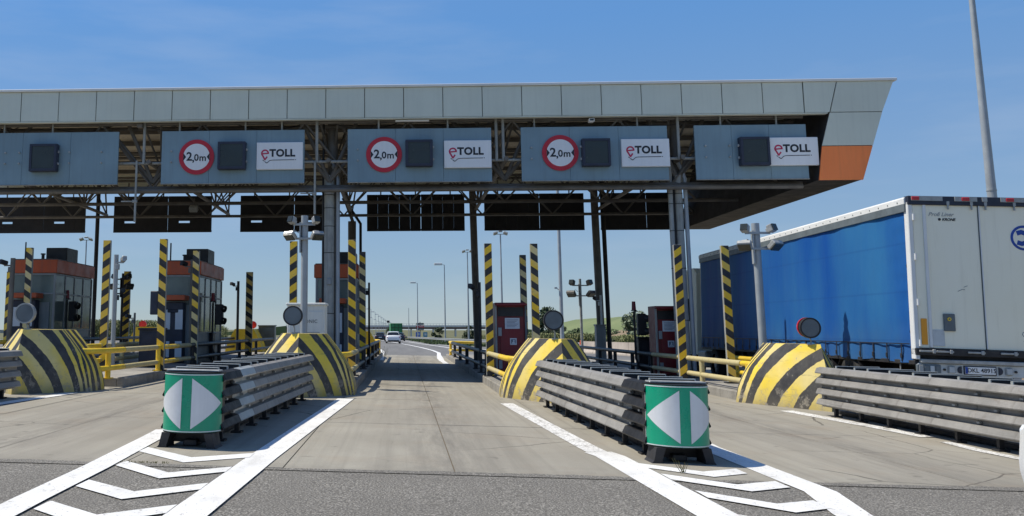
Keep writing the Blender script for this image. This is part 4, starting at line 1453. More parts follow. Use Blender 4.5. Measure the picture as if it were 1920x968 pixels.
def etoll(x, z, lab):
    th = thing('toll_sign', lab, 'sign', (x, 26.90, z), 'white toll signs')
    MB().box((0, 0.02, 0), (1.38, 0.09, 0.82), bev=0.012).build('sign_box', 'sign_white', th)
    y0, y1 = -0.031, -0.026
    e = MB()
    r = 0.098
    cx, cz_ = -0.435, 0.075
    arc = [(cx + r * math.cos(R(a)), cz_ + r * math.sin(R(a))) for a in range(0, 226, 15)]
    stroke(e, arc + [(cx - 0.0, cz_ - 0.195)], 0.044, y0, y1)
    stroke(e, [(cx + r + 0.017, cz_ + 0.004), (cx - r + 0.01, cz_ - 0.012)], 0.038, y0 - 0.0015, y1)
    stroke(e, [(cx - 0.010, cz_ - 0.196), (cx + 0.066, cz_ - 0.098)], 0.042, y0 - 0.001, y1)
    e.build('logo_letter', 'logo_red', th)
    put('lettering', text_mesh('TOLL', 0.30, 'sign_black', 0.013, 'LEFT', space=1.07), th, (-0.30, -0.028, 0.075))
    ln = MB()
    zz = -0.125
    stroke(ln, [(-0.50, zz), (-0.462, zz - 0.028)], 0.02, y0, y1)
    stroke(ln, [(-0.448, zz - 0.04), (-0.395, zz - 0.085)], 0.02, y0, y1)
    stroke(ln, [(-0.365, zz - 0.082), (-0.31, zz - 0.03), (-0.28, zz - 0.012), (-0.22, zz - 0.003), (0.44, zz + 0.004)], 0.018, y0, y1)
    ln.disc((0.475, zz + 0.004), 0.014, y0, y1, 12)
    ln.disc((-0.38, zz - 0.085), 0.014, y0 - 0.001, y1, 12)
    ln.build('route_line', 'sign_black', th)
    return th


etoll(-3.63, 6.47, 'white sign with red and black lettering on the second board from left')
etoll(1.915, 6.47, 'white sign with red and black lettering over the open lane')
etoll(7.05, 6.46, 'white sign with red and black lettering left of the right column')
etoll(11.26, 6.46, 'white sign with red and black lettering beside the orange panel')

# rear boards: nine panels each, two with a slot that lets the sky through
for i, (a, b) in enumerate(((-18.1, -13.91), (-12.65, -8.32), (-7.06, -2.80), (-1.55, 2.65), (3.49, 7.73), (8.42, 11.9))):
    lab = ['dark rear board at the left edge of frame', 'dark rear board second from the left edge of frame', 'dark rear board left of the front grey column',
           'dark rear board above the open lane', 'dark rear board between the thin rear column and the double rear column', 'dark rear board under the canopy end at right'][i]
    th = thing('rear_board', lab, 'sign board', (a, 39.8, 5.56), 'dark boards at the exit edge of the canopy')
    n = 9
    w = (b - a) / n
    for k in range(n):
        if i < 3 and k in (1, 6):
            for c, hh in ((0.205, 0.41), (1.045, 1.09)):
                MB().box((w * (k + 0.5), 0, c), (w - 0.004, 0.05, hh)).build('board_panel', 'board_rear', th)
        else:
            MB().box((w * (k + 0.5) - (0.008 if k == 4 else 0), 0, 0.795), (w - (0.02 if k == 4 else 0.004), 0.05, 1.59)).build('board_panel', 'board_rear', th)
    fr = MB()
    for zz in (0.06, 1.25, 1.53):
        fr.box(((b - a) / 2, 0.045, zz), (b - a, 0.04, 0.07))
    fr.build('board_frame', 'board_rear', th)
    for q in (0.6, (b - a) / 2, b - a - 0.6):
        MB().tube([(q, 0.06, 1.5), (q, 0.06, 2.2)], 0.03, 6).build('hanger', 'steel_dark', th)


# columns
def column(x, y, label, parts_, group):
    th = thing('canopy_column', label, 'column', (x, y, zg(x, y) + KT), group)
    z0 = zg(x, y) + KT
    for nm, pts, r, mat in parts_:
        MB().tube([(p[0], p[1], p[2] - z0) for p in pts], r, 16).build(nm, mat, th, True)
    MB().box((0, 0.1, 0.015), (0.7, 0.7, 0.03)).build('base_plate', 'steel_dark', th)
    return th


th = column(-2.22, 27.75, 'front grey column with drain pipe, left of the open lane',
            [('clad_pipe', [(0, 0, 0.25), (0, 0, 6.0)], 0.155, 'steel_pale'), ('drain_pipe', [(0.02, 0.1, 6.5), (0.20, 0, 6.15), (0.265, -0.02, 5.85), (0.265, -0.02, 0.25)], 0.062, 'lamp_steel'),
             ('inner_column', [(0.08, 0.28, 0.25), (0.08, 0.28, 8.1)], 0.16, 'steel_dark'), ('cable_duct', [(-0.19, 0.08, 0.25), (-0.19, 0.08, 7.9)], 0.035, 'black')], 'front canopy columns')
for zz in (5.15, 5.35, 4.75, 4.2, 3.4, 1.6):
    MB().tube([(0, 0, zz), (0, 0, zz + 0.02)], 0.162, 16).build('strap', 'chassis', th, True)
MB().box((0.02, -0.17, 2.55), (0.14, 0.06, 0.2), bev=0.02).build('junction_box', 'booth_grey', th)
th = column(8.08, 27.6, 'pair of pale pipes with drain forming the right front column',
            [('clad_pipe', [(0.06, 0, 0.1), (0.06, 0, 5.9)], 0.105, 'steel_pale'), ('clad_pipe', [(-0.18, 0, 0.1), (-0.18, 0, 6.2)], 0.07, 'steel_pale'),
             ('drain_pipe', [(0.05, 0.1, 6.45), (0.18, 0.02, 6.1), (0.26, 0, 5.8), (0.26, 0, 0.1)], 0.062, 'lamp_steel'),
             ('inner_column', [(0.1, 0.3, 0.1), (0.1, 0.3, 8.1)], 0.15, 'steel_dark'), ('cable_duct', [(-0.07, 0.03, 0.1), (-0.07, 0.03, 6.5)], 0.03, 'black')], 'front canopy columns')
for zz in (5.0, 5.3, 4.2, 3.1, 1.6):
    MB().tube([(0.06, 0, zz), (0.06, 0, zz + 0.02)], 0.112, 16).build('strap', 'chassis', th, True)
    MB().tube([(-0.18, 0, zz), (-0.18, 0, zz + 0.02)], 0.077, 16).build('strap', 'chassis', th, True)
column(-12.9, 27.75, 'front column beyond the left edge of frame', [('clad_pipe', [(0, 0, 0.4), (0, 0, 6.0)], 0.155, 'steel_pale'), ('inner_column', [(0.08, 0.3, 0.4), (0.08, 0.3, 8.1)], 0.16, 'steel_dark')], 'front canopy columns')
column(3.05, 39.0, 'thin dark rear column just right of the open lane', [('shaft', [(0, 0, 0.1), (-0.12, 0, 7.8)], 0.145, 'steel_dark')], 'dark rear columns')
column(8.1, 39.0, 'double dark rear column in front of the green hill', [('shaft', [(0, 0, 0), (-0.1, 0, 7.8)], 0.155, 'steel_dark'), ('pipe', [(0.32, 0, 0), (0.24, 0, 7.8)], 0.09, 'board_rear')], 'dark rear columns')
column(-2.15, 39.0, 'dark rear column with kinked braces behind the striped posts', [('shaft', [(0, 0, 0.2), (0, 0, 5.9)], 0.17, 'steel_dark'), ('brace', [(0.1, 0, 5.7), (-0.5, 0, 7.4)], 0.07, 'steel_dark'),
                     ('pipe', [(0.36, 0, 0.2), (0.36, 0, 5.8), (0.1, 0, 6.2), (-0.4, 0, 6.9)], 0.06, 'board_rear')], 'dark rear columns')
column(-13.1, 39.0, 'thin dark rear pole at left above the first booth', [('shaft', [(0, 0, 0.4), (0, 0, 7.7)], 0.085, 'board_rear')], 'dark rear columns')

# hanging aerial poles and small fittings under the canopy
for x, z0, z1, lab in ((-7.98, 4.55, 6.4, 'pale hanging aerial pole between the two left boards'), (-2.6, 4.75, 6.3, 'pale hanging aerial pole left of the front grey column')):
    th = thing('hanging_pole', lab, 'aerial pole', (x, 27.1, z0), 'pale poles hanging below the boards')
    MB().tube([(0, 0, 0), (0, 0, z1 - z0)], 0.035, 10).build('pole', 'steel_pale', th, True)
    MB().box((-0.22, 0.0, 0.62), (0.42, 0.035, 0.035)).box((-0.02, 0, 0.62), (0.14, 0.09, 0.09), bev=0.01).build('arm', 'steel_pale', th)
th = thing('camera', 'small white camera under the fascia above the rightmost round sign', 'camera', (5.55, 27.05, 7.46))
MB().box((0, -0.05, 0), (0.16, 0.22, 0.11), bev=0.015).build('housing', 'sign_white', th)
MB().box((0, -0.163, 0), (0.11, 0.006, 0.06)).build('lens', 'screen', th)
MB().tube([(0, 0, 0.05), (0, 0, 0.12)], 0.02, 6).build('bracket', 'steel_dark', th)
th = thing('floodlight', 'small grey floodlight hanging right of the left hanging pole', 'floodlight', (-7.6, 33.2, 5.72))
MB().box((0, -0.05, 0), (0.3, 0.2, 0.2), bev=0.02, rot=Matrix.Rotation(R(35), 4, 'X')).build('housing', 'steel_pale', th)
MB().tube([(0, 0, 0.1), (0, 0, 0.4)], 0.02, 6).build('bracket', 'steel_dark', th)
th = thing('strip_lamp', 'pale strip lamp under the fascia left of the open lane', 'strip lamp', (0.3, 26.95, 7.5))
MB().box((0, 0, 0), (1.0, 0.1, 0.05), bev=0.01).build('housing', 'coping', th)
th = thing('lamp_housing', 'small dark floodlight under the fascia left of the left round sign', 'floodlight', (-7.9, 27.05, 7.46))
MB().box((0, 0, 0), (0.18, 0.16, 0.13), bev=0.02).build('housing', 'steel_dark', th)
# ------------------------------------------------------------------ curtain-sided trailer
TRL, TRW, TRH = 14.2, 2.55, 3.93 + 0.2
tr = thing('curtain_trailer', 'dirty white and blue curtain sided trailer standing in the right lane', 'trailer', (9.43, 18.0, -0.20))
tr.rotation_euler = (0, R(1.9), R(-2.1))


def wheel(par, x, y, r=0.52, w=0.36, side=-1, dual=True):
    wh = MB()
    ring = [(w * 0.5, r * 0.60), (w * 0.5, r * 0.93), (w * 0.40, r), (-w * 0.40, r), (-w * 0.5, r * 0.93), (-w * 0.5, r * 0.60)]
    prev = None
    for k in range(29):
        a = 2 * math.pi * k / 28
        cur = [wh.bm.verts.new((q[0], q[1] * math.cos(a), q[1] * math.sin(a))) for q in ring]
        if prev:
            for i in range(5):
                wh.bm.faces.new((prev[i], prev[i + 1], cur[i + 1], cur[i]))
        prev = cur
    t_ = wh.build('wheel', 'tyre', par, True, (x, y, r))
    rim = MB().tube([(-w * 0.3, 0, 0), (w * 0.3, 0, 0)], r * 0.62, 24)
    rim.tube([(side * w * 0.3, 0, 0), (side * w * 0.42, 0, 0)], r * 0.25, 16)
    rim.build('rim', 'galv', t_, True)
    return t_


# curtain with shallow vertical waves, drawn in at the foot
mb = MB()
NY, NZ = 120, 16
zb, zt = 1.02, 3.84
g = []
for j in range(NZ + 1):
    z = zb + (zt - zb) * j / NZ
    row = []
    for i in range(NY + 1):
        y = 0.14 + (TRL - 0.24) * i / NY
        f = max(0.0, 1 - (z - zb) / 0.45)
        wv = 0.010 * math.sin(y * 2.1) + 0.006 * math.sin(y * 5.7 + 1.0) + f * 0.022 * math.sin(y * 11.5)
        if y < 1.4:
            wv += 0.019 * math.sin((z + 0.25 * y) * 15.0) * (1.4 - y)
        sag = -0.05 * f * f * (0.6 + 0.4 * math.sin(y * 3.1))
        row.append(mb.bm.verts.new((0.008 + wv, y, z + (sag if j == 0 else 0))))
    g.append(row)
for j in range(NZ):
    for i in range(NY):
        mb.bm.faces.new((g[j][i], g[j][i + 1], g[j + 1][i + 1], g[j + 1][i]))
mb.build('blue_curtain', 'curtain', tr, True)
for k in range(24):
    y = 0.45 + k * 0.585
    s_ = MB().box((-0.022, y, 1.16), (0.008, 0.045, 0.34)).build('strap', 'navy', tr)
    MB().box((-0.032, y, 1.10), (0.02, 0.06, 0.09), bev=0.006).build('buckle', 'chassis', s_)
MB().box((-0.018, TRL / 2, 1.325), (0.012, TRL - 0.3, 0.022)).build('curtain_hem', 'navy', tr)
MB().box((1.3, TRL / 2 + 0.3, 2.45), (2.42, TRL - 0.6, 2.7)).build('load_space', 'board_rear', tr)
# roof: white cant rail with rivets, sagging tarpaulin roof
mb = MB().prism([(-0.03, 3.96), (0.12, 3.96), (0.12, 4.10), (0.02, 4.10), (-0.03, 4.06)], 0.05, TRL, 'y')
mb.build('cant_rail', 'coping', tr)
MB().box((-0.006, TRL / 2, 3.885), (0.05, TRL - 0.1, 0.145)).build('curtain_track', 'grey_box', tr)
rivet = MB().box((0, 0, 0), (0.012, 0.022, 0.022)).mesh('rivet', 'grey_box')
for k in range(36):
    put('rivet', rivet, tr, (-0.034, 0.3 + k * 0.39, 4.005))
MB().box((TRW / 2, TRL / 2, 4.075), (TRW - 0.1, TRL - 0.06, 0.06)).build('roof', 'coping', tr)
# rear frame, doors, fittings
RZ0, RZ1 = 1.26, 3.98
for x0, x1, nm in ((0.0, 0.085, 'rear_post'), (TRW - 0.085, TRW, 'rear_post')):
    MB().box(((x0 + x1) / 2, 0.06, 2.52), (x1 - x0, 0.16, 2.95), bev=0.012).build(nm, 'coping', tr)
MB().box((TRW / 2, 0.04, 4.02), (TRW, 0.16, 0.17), bev=0.01).build('header_beam', 'navy', tr)
for xa, xb in ((0.06, 0.62), (0.84, 1.24), (1.33, 1.42), (1.66, 2.08), (2.24, 2.5)):
    MB().box(((xa + xb) / 2, -0.048, 4.055), (xb - xa, 0.016, 0.085)).build('header_plate', 'galv', tr)
for xx in (0.13, 1.03, 1.82, 2.42):
    MB().box((xx, -0.062, 4.055), (0.14, 0.02, 0.065), bev=0.008).build('marker_light', 'red_lens', tr)
doorL = MB().box((0.09 + 0.585, 0.03, (RZ0 + RZ1) / 2), (1.165, 0.06, RZ1 - RZ0), bev=0.006).build('door', 'trailer_white', tr)
doorR = MB().box((1.272 + 0.6, 0.03, (RZ0 + RZ1) / 2), (1.185, 0.06, RZ1 - RZ0), bev=0.006).build('door', 'trailer_white', tr)
MB().box((0.295, -0.012, (RZ0 + RZ1) / 2), (0.055, 0.03, RZ1 - RZ0 - 0.02), bev=0.006).build('white_strip', 'coping', doorL)
MB().box((1.278, -0.010, (RZ0 + RZ1) / 2), (0.022, 0.03, RZ1 - RZ0 - 0.02), bev=0.005).build('seal', 'coping', doorR)
MB().box((1.263, -0.006, (RZ0 + RZ1) / 2), (0.007, 0.02, RZ1 - RZ0 - 0.02)).build('seal', 'grey_box', doorR)
for xx in (0.72, 1.14, 1.39, 1.9, 2.3):
    MB().tube([(xx, -0.03, 3.98), (xx, -0.035, 3.86)], 0.017, 8).box((xx, -0.03, 3.975), (0.05, 0.03, 0.07)).build('lock_rod_end', 'galv', tr)
for xx in (0.09,):
    for zz in (1.35, 2.1, 2.95, 3.7):
        MB().tube([(xx, -0.03, zz - 0.06), (xx, -0.03, zz + 0.06)], 0.022, 8).build('hinge', 'coping', tr)
MB().box((0.185, -0.008, 1.56), (0.105, 0.012, 0.48), bev=0.003).build('amber_reflector', 'amber', doorL)
bx = MB().box((0.63, -0.02, 1.74), (0.20, 0.04, 0.32), bev=0.01).build('document_box', 'grey_box', doorL)
bxs = MB().disc((0.62, 1.80), 0.034, -0.05, -0.04, 20).build('round_sticker', 'yellow_block', bx)
MB().disc((0.62, 1.80), 0.016, -0.054, -0.05, 14).build('sticker_centre', 'grey_box', bx)
MB().box((0.435, -0.006, 1.45), (0.21, 0.012, 0.30), bev=0.003).build('repair_patch', 'patch', doorL)
put('lettering', text_mesh('Profi Liner', 0.105, 'trim_grey', 0.001, 'LEFT', shear=0.35), doorL, (0.37, -0.004, 3.76))
put('lettering', text_mesh('KRONE', 0.07, 'sign_black', 0.002, 'LEFT', shear=0.25), doorL, (0.615, -0.004, 3.665))
MB().disc((0.57, 3.668), 0.026, -0.0045, -0.0015, 18).build('small_emblem', 'sign_black', doorL)
lg = MB()
prev = None
for k in range(49):
    a = 2 * math.pi * k / 48
    cur = [lg.bm.verts.new((2.05 + q * math.cos(a), yy, 3.35 + q * math.sin(a))) for q, yy in ((0.235, 0.0), (0.235, -0.005), (0.19, -0.005), (0.19, 0.0))]
    if prev:
        for i in range(3):
            lg.bm.faces.new((prev[i], cur[i], cur[i + 1], prev[i + 1]))
    prev = cur
for sgn in (1, -1):
    stroke(lg, [(1.93, 3.35 + sgn * 0.085), (2.01, 3.35 + sgn * 0.11), (2.08, 3.35 + sgn * 0.085), (2.13, 3.35 + sgn * 0.02)], 0.085, -0.006 - 0.001 * sgn, 0.0)
lg.prism([(2.06, 3.29), (2.19, 3.26), (2.19, 3.44), (2.06, 3.41)], -0.0045, 0.0)
lg.build('round_logo', 'blue_logo', doorR)
sc_ = MB()
for pts in ([(1.93, 1.52), (1.905, 1.56), (1.92, 1.60), (1.98, 1.62), (2.12, 1.625)], [(1.92, 1.44), (2.1, 1.445)], [(0.82, 2.32), (0.90, 2.36), (0.95, 2.355)], [(0.93, 2.40), (1.0, 2.43)]):
    stroke(sc_, pts, 0.008, -0.004, 0.001)
sc_.build('scratches', 'grey_box', doorR)
# sill, cam locks, under-run beam with lamps and plate
MB().box((TRW / 2, 0.05, 1.19), (TRW, 0.2, 0.13), bev=0.01).build('rear_sill', 'chassis', tr)
for xx in (0.2, 0.5, 1.05, 1.62, 2.1):
    lk = MB().box((xx, -0.07, 1.20), (0.30, 0.03, 0.035), bev=0.006).box((xx + 0.10, -0.085, 1.20), (0.05, 0.03, 0.075), bev=0.006)
    lk.build('cam_lock', 'galv', tr)
MB().box((TRW / 2, 0.25, 1.03), (TRW - 0.1, 0.3, 0.2)).build('rear_cross_member', 'chassis', tr)
MB().box((TRW / 2 + 0.03, -0.01, 1.02), (TRW - 0.10, 0.10, 0.07), bev=0.01).build('lamp_carrier_lip', 'galv', tr)
bm_ = MB().box((TRW / 2 + 0.02, 0.03, 0.875), (TRW - 0.08, 0.06, 0.215), bev=0.01).build('lamp_carrier', 'patch', tr)
PZ = 0.875
tl = MB().box((0.215, -0.02, PZ), (0.42, 0.07, 0.17), bev=0.012).build('tail_light', 'grey_box', tr)
for k in range(4):
    MB().box((0.07 + k * 0.098, -0.06, PZ), (0.075, 0.012, 0.12), bev=0.005).build('lens', ['trim_grey', 'grey_box', 'patch', 'grey_box'][k], tl)
for xx, s_ in ((0.62, -1), (1.62, 1)):
    rf = MB().box((xx, -0.018, PZ), (0.12, 0.04, 0.13), bev=0.01).build('reflector_lamp', 'trim_grey', bm_)
    MB().box((xx, -0.04, PZ), (0.09, 0.006, 0.10)).build('lens', 'patch', rf)
    MB().disc((xx + s_ * 0.12, PZ), 0.022, -0.03, -0.0005, 12).build('hook', 'black', bm_)
for xx, a0 in ((0.80, 90), (1.445, -90)):
    dd = [(xx + 0.07 * math.cos(R(a0 + 180 * k / 14)), PZ + 0.07 * math.sin(R(a0 + 180 * k / 14))) for k in range(15)]
    MB().prism(dd, -0.02, -0.0006).build('cut_out', 'navy', bm_)
pl = MB().box((1.12, -0.018, PZ), (0.53, 0.014, 0.13), bev=0.004).build('number_plate', 'sign_white', tr)
MB().box((1.12, -0.010, PZ), (0.57, 0.012, 0.165), bev=0.005).build('plate_holder', 'navy', pl)
MB().box((0.878, -0.028, PZ), (0.042, 0.005, 0.12)).build('blue_band', 'blue_logo', pl)
put('lettering', text_mesh('DKL 48915', 0.108, 'sign_black', 0.001, space=1.0), pl, (1.143, -0.028, PZ))
MB().box((TRW / 2, 0.02, 0.42), (TRW - 0.2, 0.10, 0.12), bev=0.015).build('under_run_bar', 'galv', tr)
MB().tube([(0.06, 0.7, 1.0), (0.06, 0.7, 0.62), (0.06, 0.60, 0.58)], 0.014, 6).build('rope_hook', 'galv', tr)
# chassis, axles
MB().box((TRW / 2 - 0.5, TRL / 2, 0.86), (0.14, TRL - 0.5, 0.28)).build('chassis_beam', 'chassis', tr)
MB().box((TRW / 2 + 0.5, TRL / 2, 0.86), (0.14, TRL - 0.5, 0.28)).build('chassis_beam', 'chassis', tr)
MB().box((0.06, TRL / 2, 0.985), (0.10, TRL - 0.1, 0.08), bev=0.01).build('side_rail', 'chassis', tr)
for ay in (2.9, 4.25, 5.6):
    MB().tube([(0.2, ay, 0.54), (2.35, ay, 0.54)], 0.07, 10).build('axle', 'chassis', tr, True)
    wheel(tr, 0.22, ay, 0.52, 0.38, -1)
    wheel(tr, 2.33, ay, 0.52, 0.38, 1)
    mg = MB()
    prev = None
    for k in range(13):
        a = R(20 + 140 * k / 12)
        cur = [mg.bm.verts.new((xx, ay + 0.62 * math.cos(a), 0.52 + q * math.sin(a))) for xx, q in ((0.02, 0.62), (0.42, 0.62), (0.42, 0.60), (0.02, 0.60))]
        if prev:
            for i in range(4):
                mg.bm.faces.new((prev[i], cur[i], cur[(i + 1) % 4], prev[(i + 1) % 4]))
        prev = cur
    mg.build('mudguard', 'plastic_black', tr, True)
    MB().box((0.22, ay - 0.62, 0.42), (0.40, 0.015, 0.4)).build('mud_flap', 'plastic_black', tr)
for z in (0.45, 0.72):
    MB().box((0.05, 8.6, z), (0.03, 3.6, 0.10), bev=0.008).build('side_guard', 'galv', tr)
MB().box((0.3, 7.1, 0.62), (0.5, 0.75, 0.55), bev=0.03).build('pallet_box', 'chassis', tr)
for xx in (0.45, 2.1):
    MB().box((xx, 11.2, 0.55), (0.12, 0.12, 0.75)).box((xx, 11.2, 0.19), (0.28, 0.28, 0.03)).build('landing_leg', 'chassis', tr)
MB().box((TRW / 2, TRL - 0.03, 2.5), (TRW - 0.02, 0.06, 3.0)).build('front_wall', 'trailer_white', tr)

# tractor unit ahead of the trailer
tk = thing('tractor_unit', 'lorry tractor in the shade ahead of the blue curtain trailer', 'lorry', (10.02, 31.6, -0.22))
tk.rotation_euler = (0, R(1.9), R(-1.75))
cab = MB()
prof = [(1.55, 0.75), (1.55, 3.55), (1.9, 3.75), (3.0, 3.72), (3.45, 3.2), (3.62, 2.2), (3.62, 0.55), (2.9, 0.55), (2.8, 0.75)]
cab.prism(prof, 0.05, 2.5, 'x')
cab.build('cab', 'trailer_white', tk)
MB().box((0.035, 2.85, 2.3), (0.02, 0.85, 0.8), bev=0.03).build('side_window', 'glass_dark', tk)
MB().box((1.275, 3.56, 2.35), (2.2, 0.10, 0.85), bev=0.03).build('windscreen', 'glass_dark', tk)
MB().box((0.035, 2.75, 1.35), (0.03, 0.9, 1.1), bev=0.03).build('door', 'trailer_white', tk)
MB().box((1.28, 1.0, 0.85), (0.9, 5.0, 0.28)).build('frame', 'chassis', tk)
MB().box((0.25, 1.0, 0.62), (0.45, 0.9, 0.55), bev=0.05).build('fuel_tank', 'galv', tk)
for ay in (-0.3, 2.35):
    wheel(tk, 0.25, ay, 0.51, 0.36, -1)
    wheel(tk, 2.3, ay, 0.51, 0.36, 1)
MB().box((-0.12, 3.3, 2.4), (0.2, 0.12, 0.6), bev=0.04).build('wing_mirror', 'plastic_black', tk)


# ------------------------------------------------------------------ cars
def car(name, label, x, y, paint, rz=0.0, z=None, s=1.0, group=None):
    th = thing(name, label, 'car', (x, y, (zg(x, y) if z is None else z)), group, rz)
    L, W = 4.5 * s, 1.80 * s

    def ring(y_, hw, lo, hi, top=0.82):
        return [(-hw * 0.93, y_, lo), (-hw, y_, lo + 0.18), (-hw, y_, (lo + hi) / 2), (-hw * 0.97, y_, hi - 0.10), (-hw * top, y_, hi), (0, y_, hi + 0.02),
                (hw * top, y_, hi), (hw * 0.97, y_, hi - 0.10), (hw, y_, (lo + hi) / 2), (hw, y_, lo + 0.18), (hw * 0.93, y_, lo), (0, y_, lo - 0.01)]
    hw = W / 2
    body = MB().loft([ring(0.0, hw * 0.80, 0.36, 0.84), ring(0.10, hw * 0.92, 0.28, 0.94), ring(0.45, hw * 0.99, 0.22, 0.99), ring(1.0, hw, 0.2, 0.97), ring(2.6, hw, 0.2, 0.95),
                      ring(3.3, hw, 0.2, 0.90), ring(4.0, hw * 0.97, 0.22, 0.80), ring(4.3, hw * 0.86, 0.26, 0.70), ring(4.46, hw * 0.66, 0.32, 0.58)])
    body.build('body', paint, th, True)

    def cabin(y_, hwl, lo, hwu, hi):
        return [(-hwl, y_[0], lo), (-hwu, y_[1], hi), (-hwu * 0.6, y_[1], hi + 0.035), (hwu * 0.6, y_[1], hi + 0.035), (hwu, y_[1], hi), (hwl, y_[0], lo)]
    cb = MB().loft([cabin((0.35, 0.95), hw * 0.88, 0.93, hw * 0.70, 1.34), cabin((1.0, 1.35), hw * 0.92, 0.93, hw * 0.74, 1.42), cabin((2.2, 2.1), hw * 0.92, 0.92, hw * 0.74, 1.42), cabin((3.05, 2.45), hw * 0.88, 0.90, hw * 0.70, 1.36)], close=False, caps=False)
    cb.build('roof', paint, th, True)
    MB().quad([(-hw * 0.76, 0.42, 0.97), (hw * 0.76, 0.42, 0.97), (hw * 0.62, 0.90, 1.315), (-hw * 0.62, 0.90, 1.315)]).build('rear_window', 'glass_dark', th)
    MB().quad([(-hw * 0.78, 3.04, 0.94), (hw * 0.78, 3.04, 0.94), (hw * 0.64, 2.50, 1.33), (-hw * 0.64, 2.50, 1.33)]).build('windscreen', 'glass_dark', th)
    for sg in (-1, 1):
        MB().quad([(sg * hw * 0.925, 0.95, 0.97), (sg * hw * 0.925, 2.75, 0.95), (sg * hw * 0.765, 2.25, 1.37), (sg * hw * 0.765, 1.3, 1.38)]).build('side_window', 'glass_dark', th)
        MB().box((sg * hw * 0.66, 0.06, 0.76), (0.42, 0.08, 0.13), bev=0.02).build('tail_light', 'red_lens', th)
        MB().box((sg * hw * 0.62, 4.34, 0.58), (0.30, 0.10, 0.10), bev=0.02).build('headlight', 'refl_white', th)
        MB().box((sg * (hw + 0.06), 2.72, 0.98), (0.16, 0.10, 0.13), bev=0.02).build('wing_mirror', paint, th)
        for ay in (0.85, 3.55):
            wheel(th, sg * (hw - 0.10), ay, 0.32, 0.20, sg)
    MB().box((0, -0.005, 0.62), (0.50, 0.02, 0.11)).build('number_plate', 'sign_white', th)
    MB().box((0, 0.05, 0.34), (W * 0.74, 0.14, 0.14), bev=0.02).build('rear_bumper', 'plastic_black', th)
    MB().box((0, 4.40, 0.42), (W * 0.5, 0.08, 0.16), bev=0.02).build('grille', 'plastic_black', th)
    return th


car('white_saloon', 'white saloon car driving away beyond the toll lane', -1.25, 114.0, 'car_white', R(2), group='cars on the motorway')
car('dark_car', 'dark car left of the white saloon', -3.75, 150.0, 'car_dark', R(2), group='cars on the motorway')
car('dark_estate', 'dark car half hidden right of the white saloon', -0.65, 158.0, 'car_dark', R(2), group='cars on the motorway')
car('white_car_alongside', 'front corner of a white car at the right edge of frame', 4.585, 1.86, 'car_white', 0).scale = (1, 1, 1.42)

# green lorry far ahead
gl = thing('green_lorry', 'green tarpaulin lorry far ahead above the white saloon', 'lorry', (-1.55, 203.0, zg(-1.5, 203)))
gl.rotation_euler = (0, 0, R(3))
MB().box((0, 4.0, 2.25), (2.55, 8.0, 2.6), bev=0.05).build('tarpaulin_body', 'truck_green', gl)
for xx in (-1.2, -0.4, 0.4, 1.2):
    MB().box((xx, -0.03, 2.2), (0.08, 0.06, 2.5)).build('rear_bar', 'leaf_dark', gl)
MB().box((0, -0.04, 2.6), (2.5, 0.05, 0.1)).build('cross_strap', 'leaf_dark', gl)
MB().box((0, 4.0, 0.75), (2.4, 8.0, 0.4)).build('chassis', 'chassis', gl)
MB().box((0, 9.0, 1.6), (2.4, 1.8, 2.4), bev=0.1).build('cab', 'car_dark', gl)
for sg in (-1, 1):
    MB().box((sg * 0.9, -0.03, 0.72), (0.35, 0.06, 0.14)).build('tail_light', 'red_lens', gl)
    for ay in (1.6, 9.0):
        wheel(gl, sg * 1.05, ay, 0.5, 0.34, sg)

# ------------------------------------------------------------------ tall lamps
def lamp_mast(x, y, h, label, r0=0.13, r1=0.06, head='double', group='tall lamp masts beyond the plaza', sag=0.0):
    z0 = zg(x, y) - 0.25
    th = thing('lamp_mast', label, 'lamp mast', (x, y, z0), group)
    MB().tube([(0, 0, 0), (sag * 0.4, 0, h * 0.5), (sag, 0, h)], r0, 12, r1=r1).build('pole', 'lamp_steel', th, True)
    MB().tube([(0, 0, 0), (0, 0, 0.5)], r0 * 1.5, 12).build('foot', 'lamp_steel', th, True)
    if head == 'double':
        a = MB().box((sag, 0, h + 0.02), (1.0, 0.06, 0.06))
        a.build('cross_arm', 'lamp_steel', th)
        for sg in (-1, 1):
            MB().box((sag + sg * 0.48, -0.15, h + 0.10), (0.42, 0.45, 0.16), bev=0.03, rot=Matrix.Rotation(R(-25), 4, 'X') @ Matrix.Rotation(R(20 * sg), 4, 'Y')).build('lamp_head', 'galv', th)
        MB().box((sag, -0.05, h + 0.30), (0.36, 0.4, 0.14), bev=0.03).build('lamp_head', 'galv', th)
    elif head == 'single':
        MB().tube([(sag, 0, h - 0.05), (sag - 0.7, 0, h + 0.12)], 0.04, 6).build('cross_arm', 'lamp_steel', th)
        MB().box((sag - 1.0, 0, h + 0.12), (1.3, 0.5, 0.35), bev=0.05).build('lamp_head', 'coping', th)
    return th


lamp_mast(21.05, 34.0, 20.5, 'big steel lamp mast rising behind the white trailer', 0.205, 0.05, None)
MB().tube([(0, 0, 6.95), (0, 0, 7.0)], 0.165, 14).build('joint_ring', 'lamp_steel', bpy.data.objects['lamp_mast'], True)
lamp_mast(10.0, 60.0, 15.0, 'lamp mast with a small bracket, right of the round lamp', 0.13, 0.08, None)
MB().tube([(0, 0, 4.3), (-0.28, 0, 4.45)], 0.03, 6).box((-0.32, -0.05, 4.46), (0.16, 0.22, 0.1)).build('bracket', 'lamp_steel', bpy.data.objects['lamp_mast.001'])
lamp_mast(9.4, 90.0, 11.1, 'lamp mast between the striped post and the red payment machine', 0.12, 0.06)
lamp_mast(8.25, 120.0, 12.0, 'lamp mast left of the thin dark rear column', 0.13, 0.06)
lamp_mast(6.6, 150.0, 12.6, 'lamp mast over the bushes by the slip road', 0.13, 0.06, 'single')
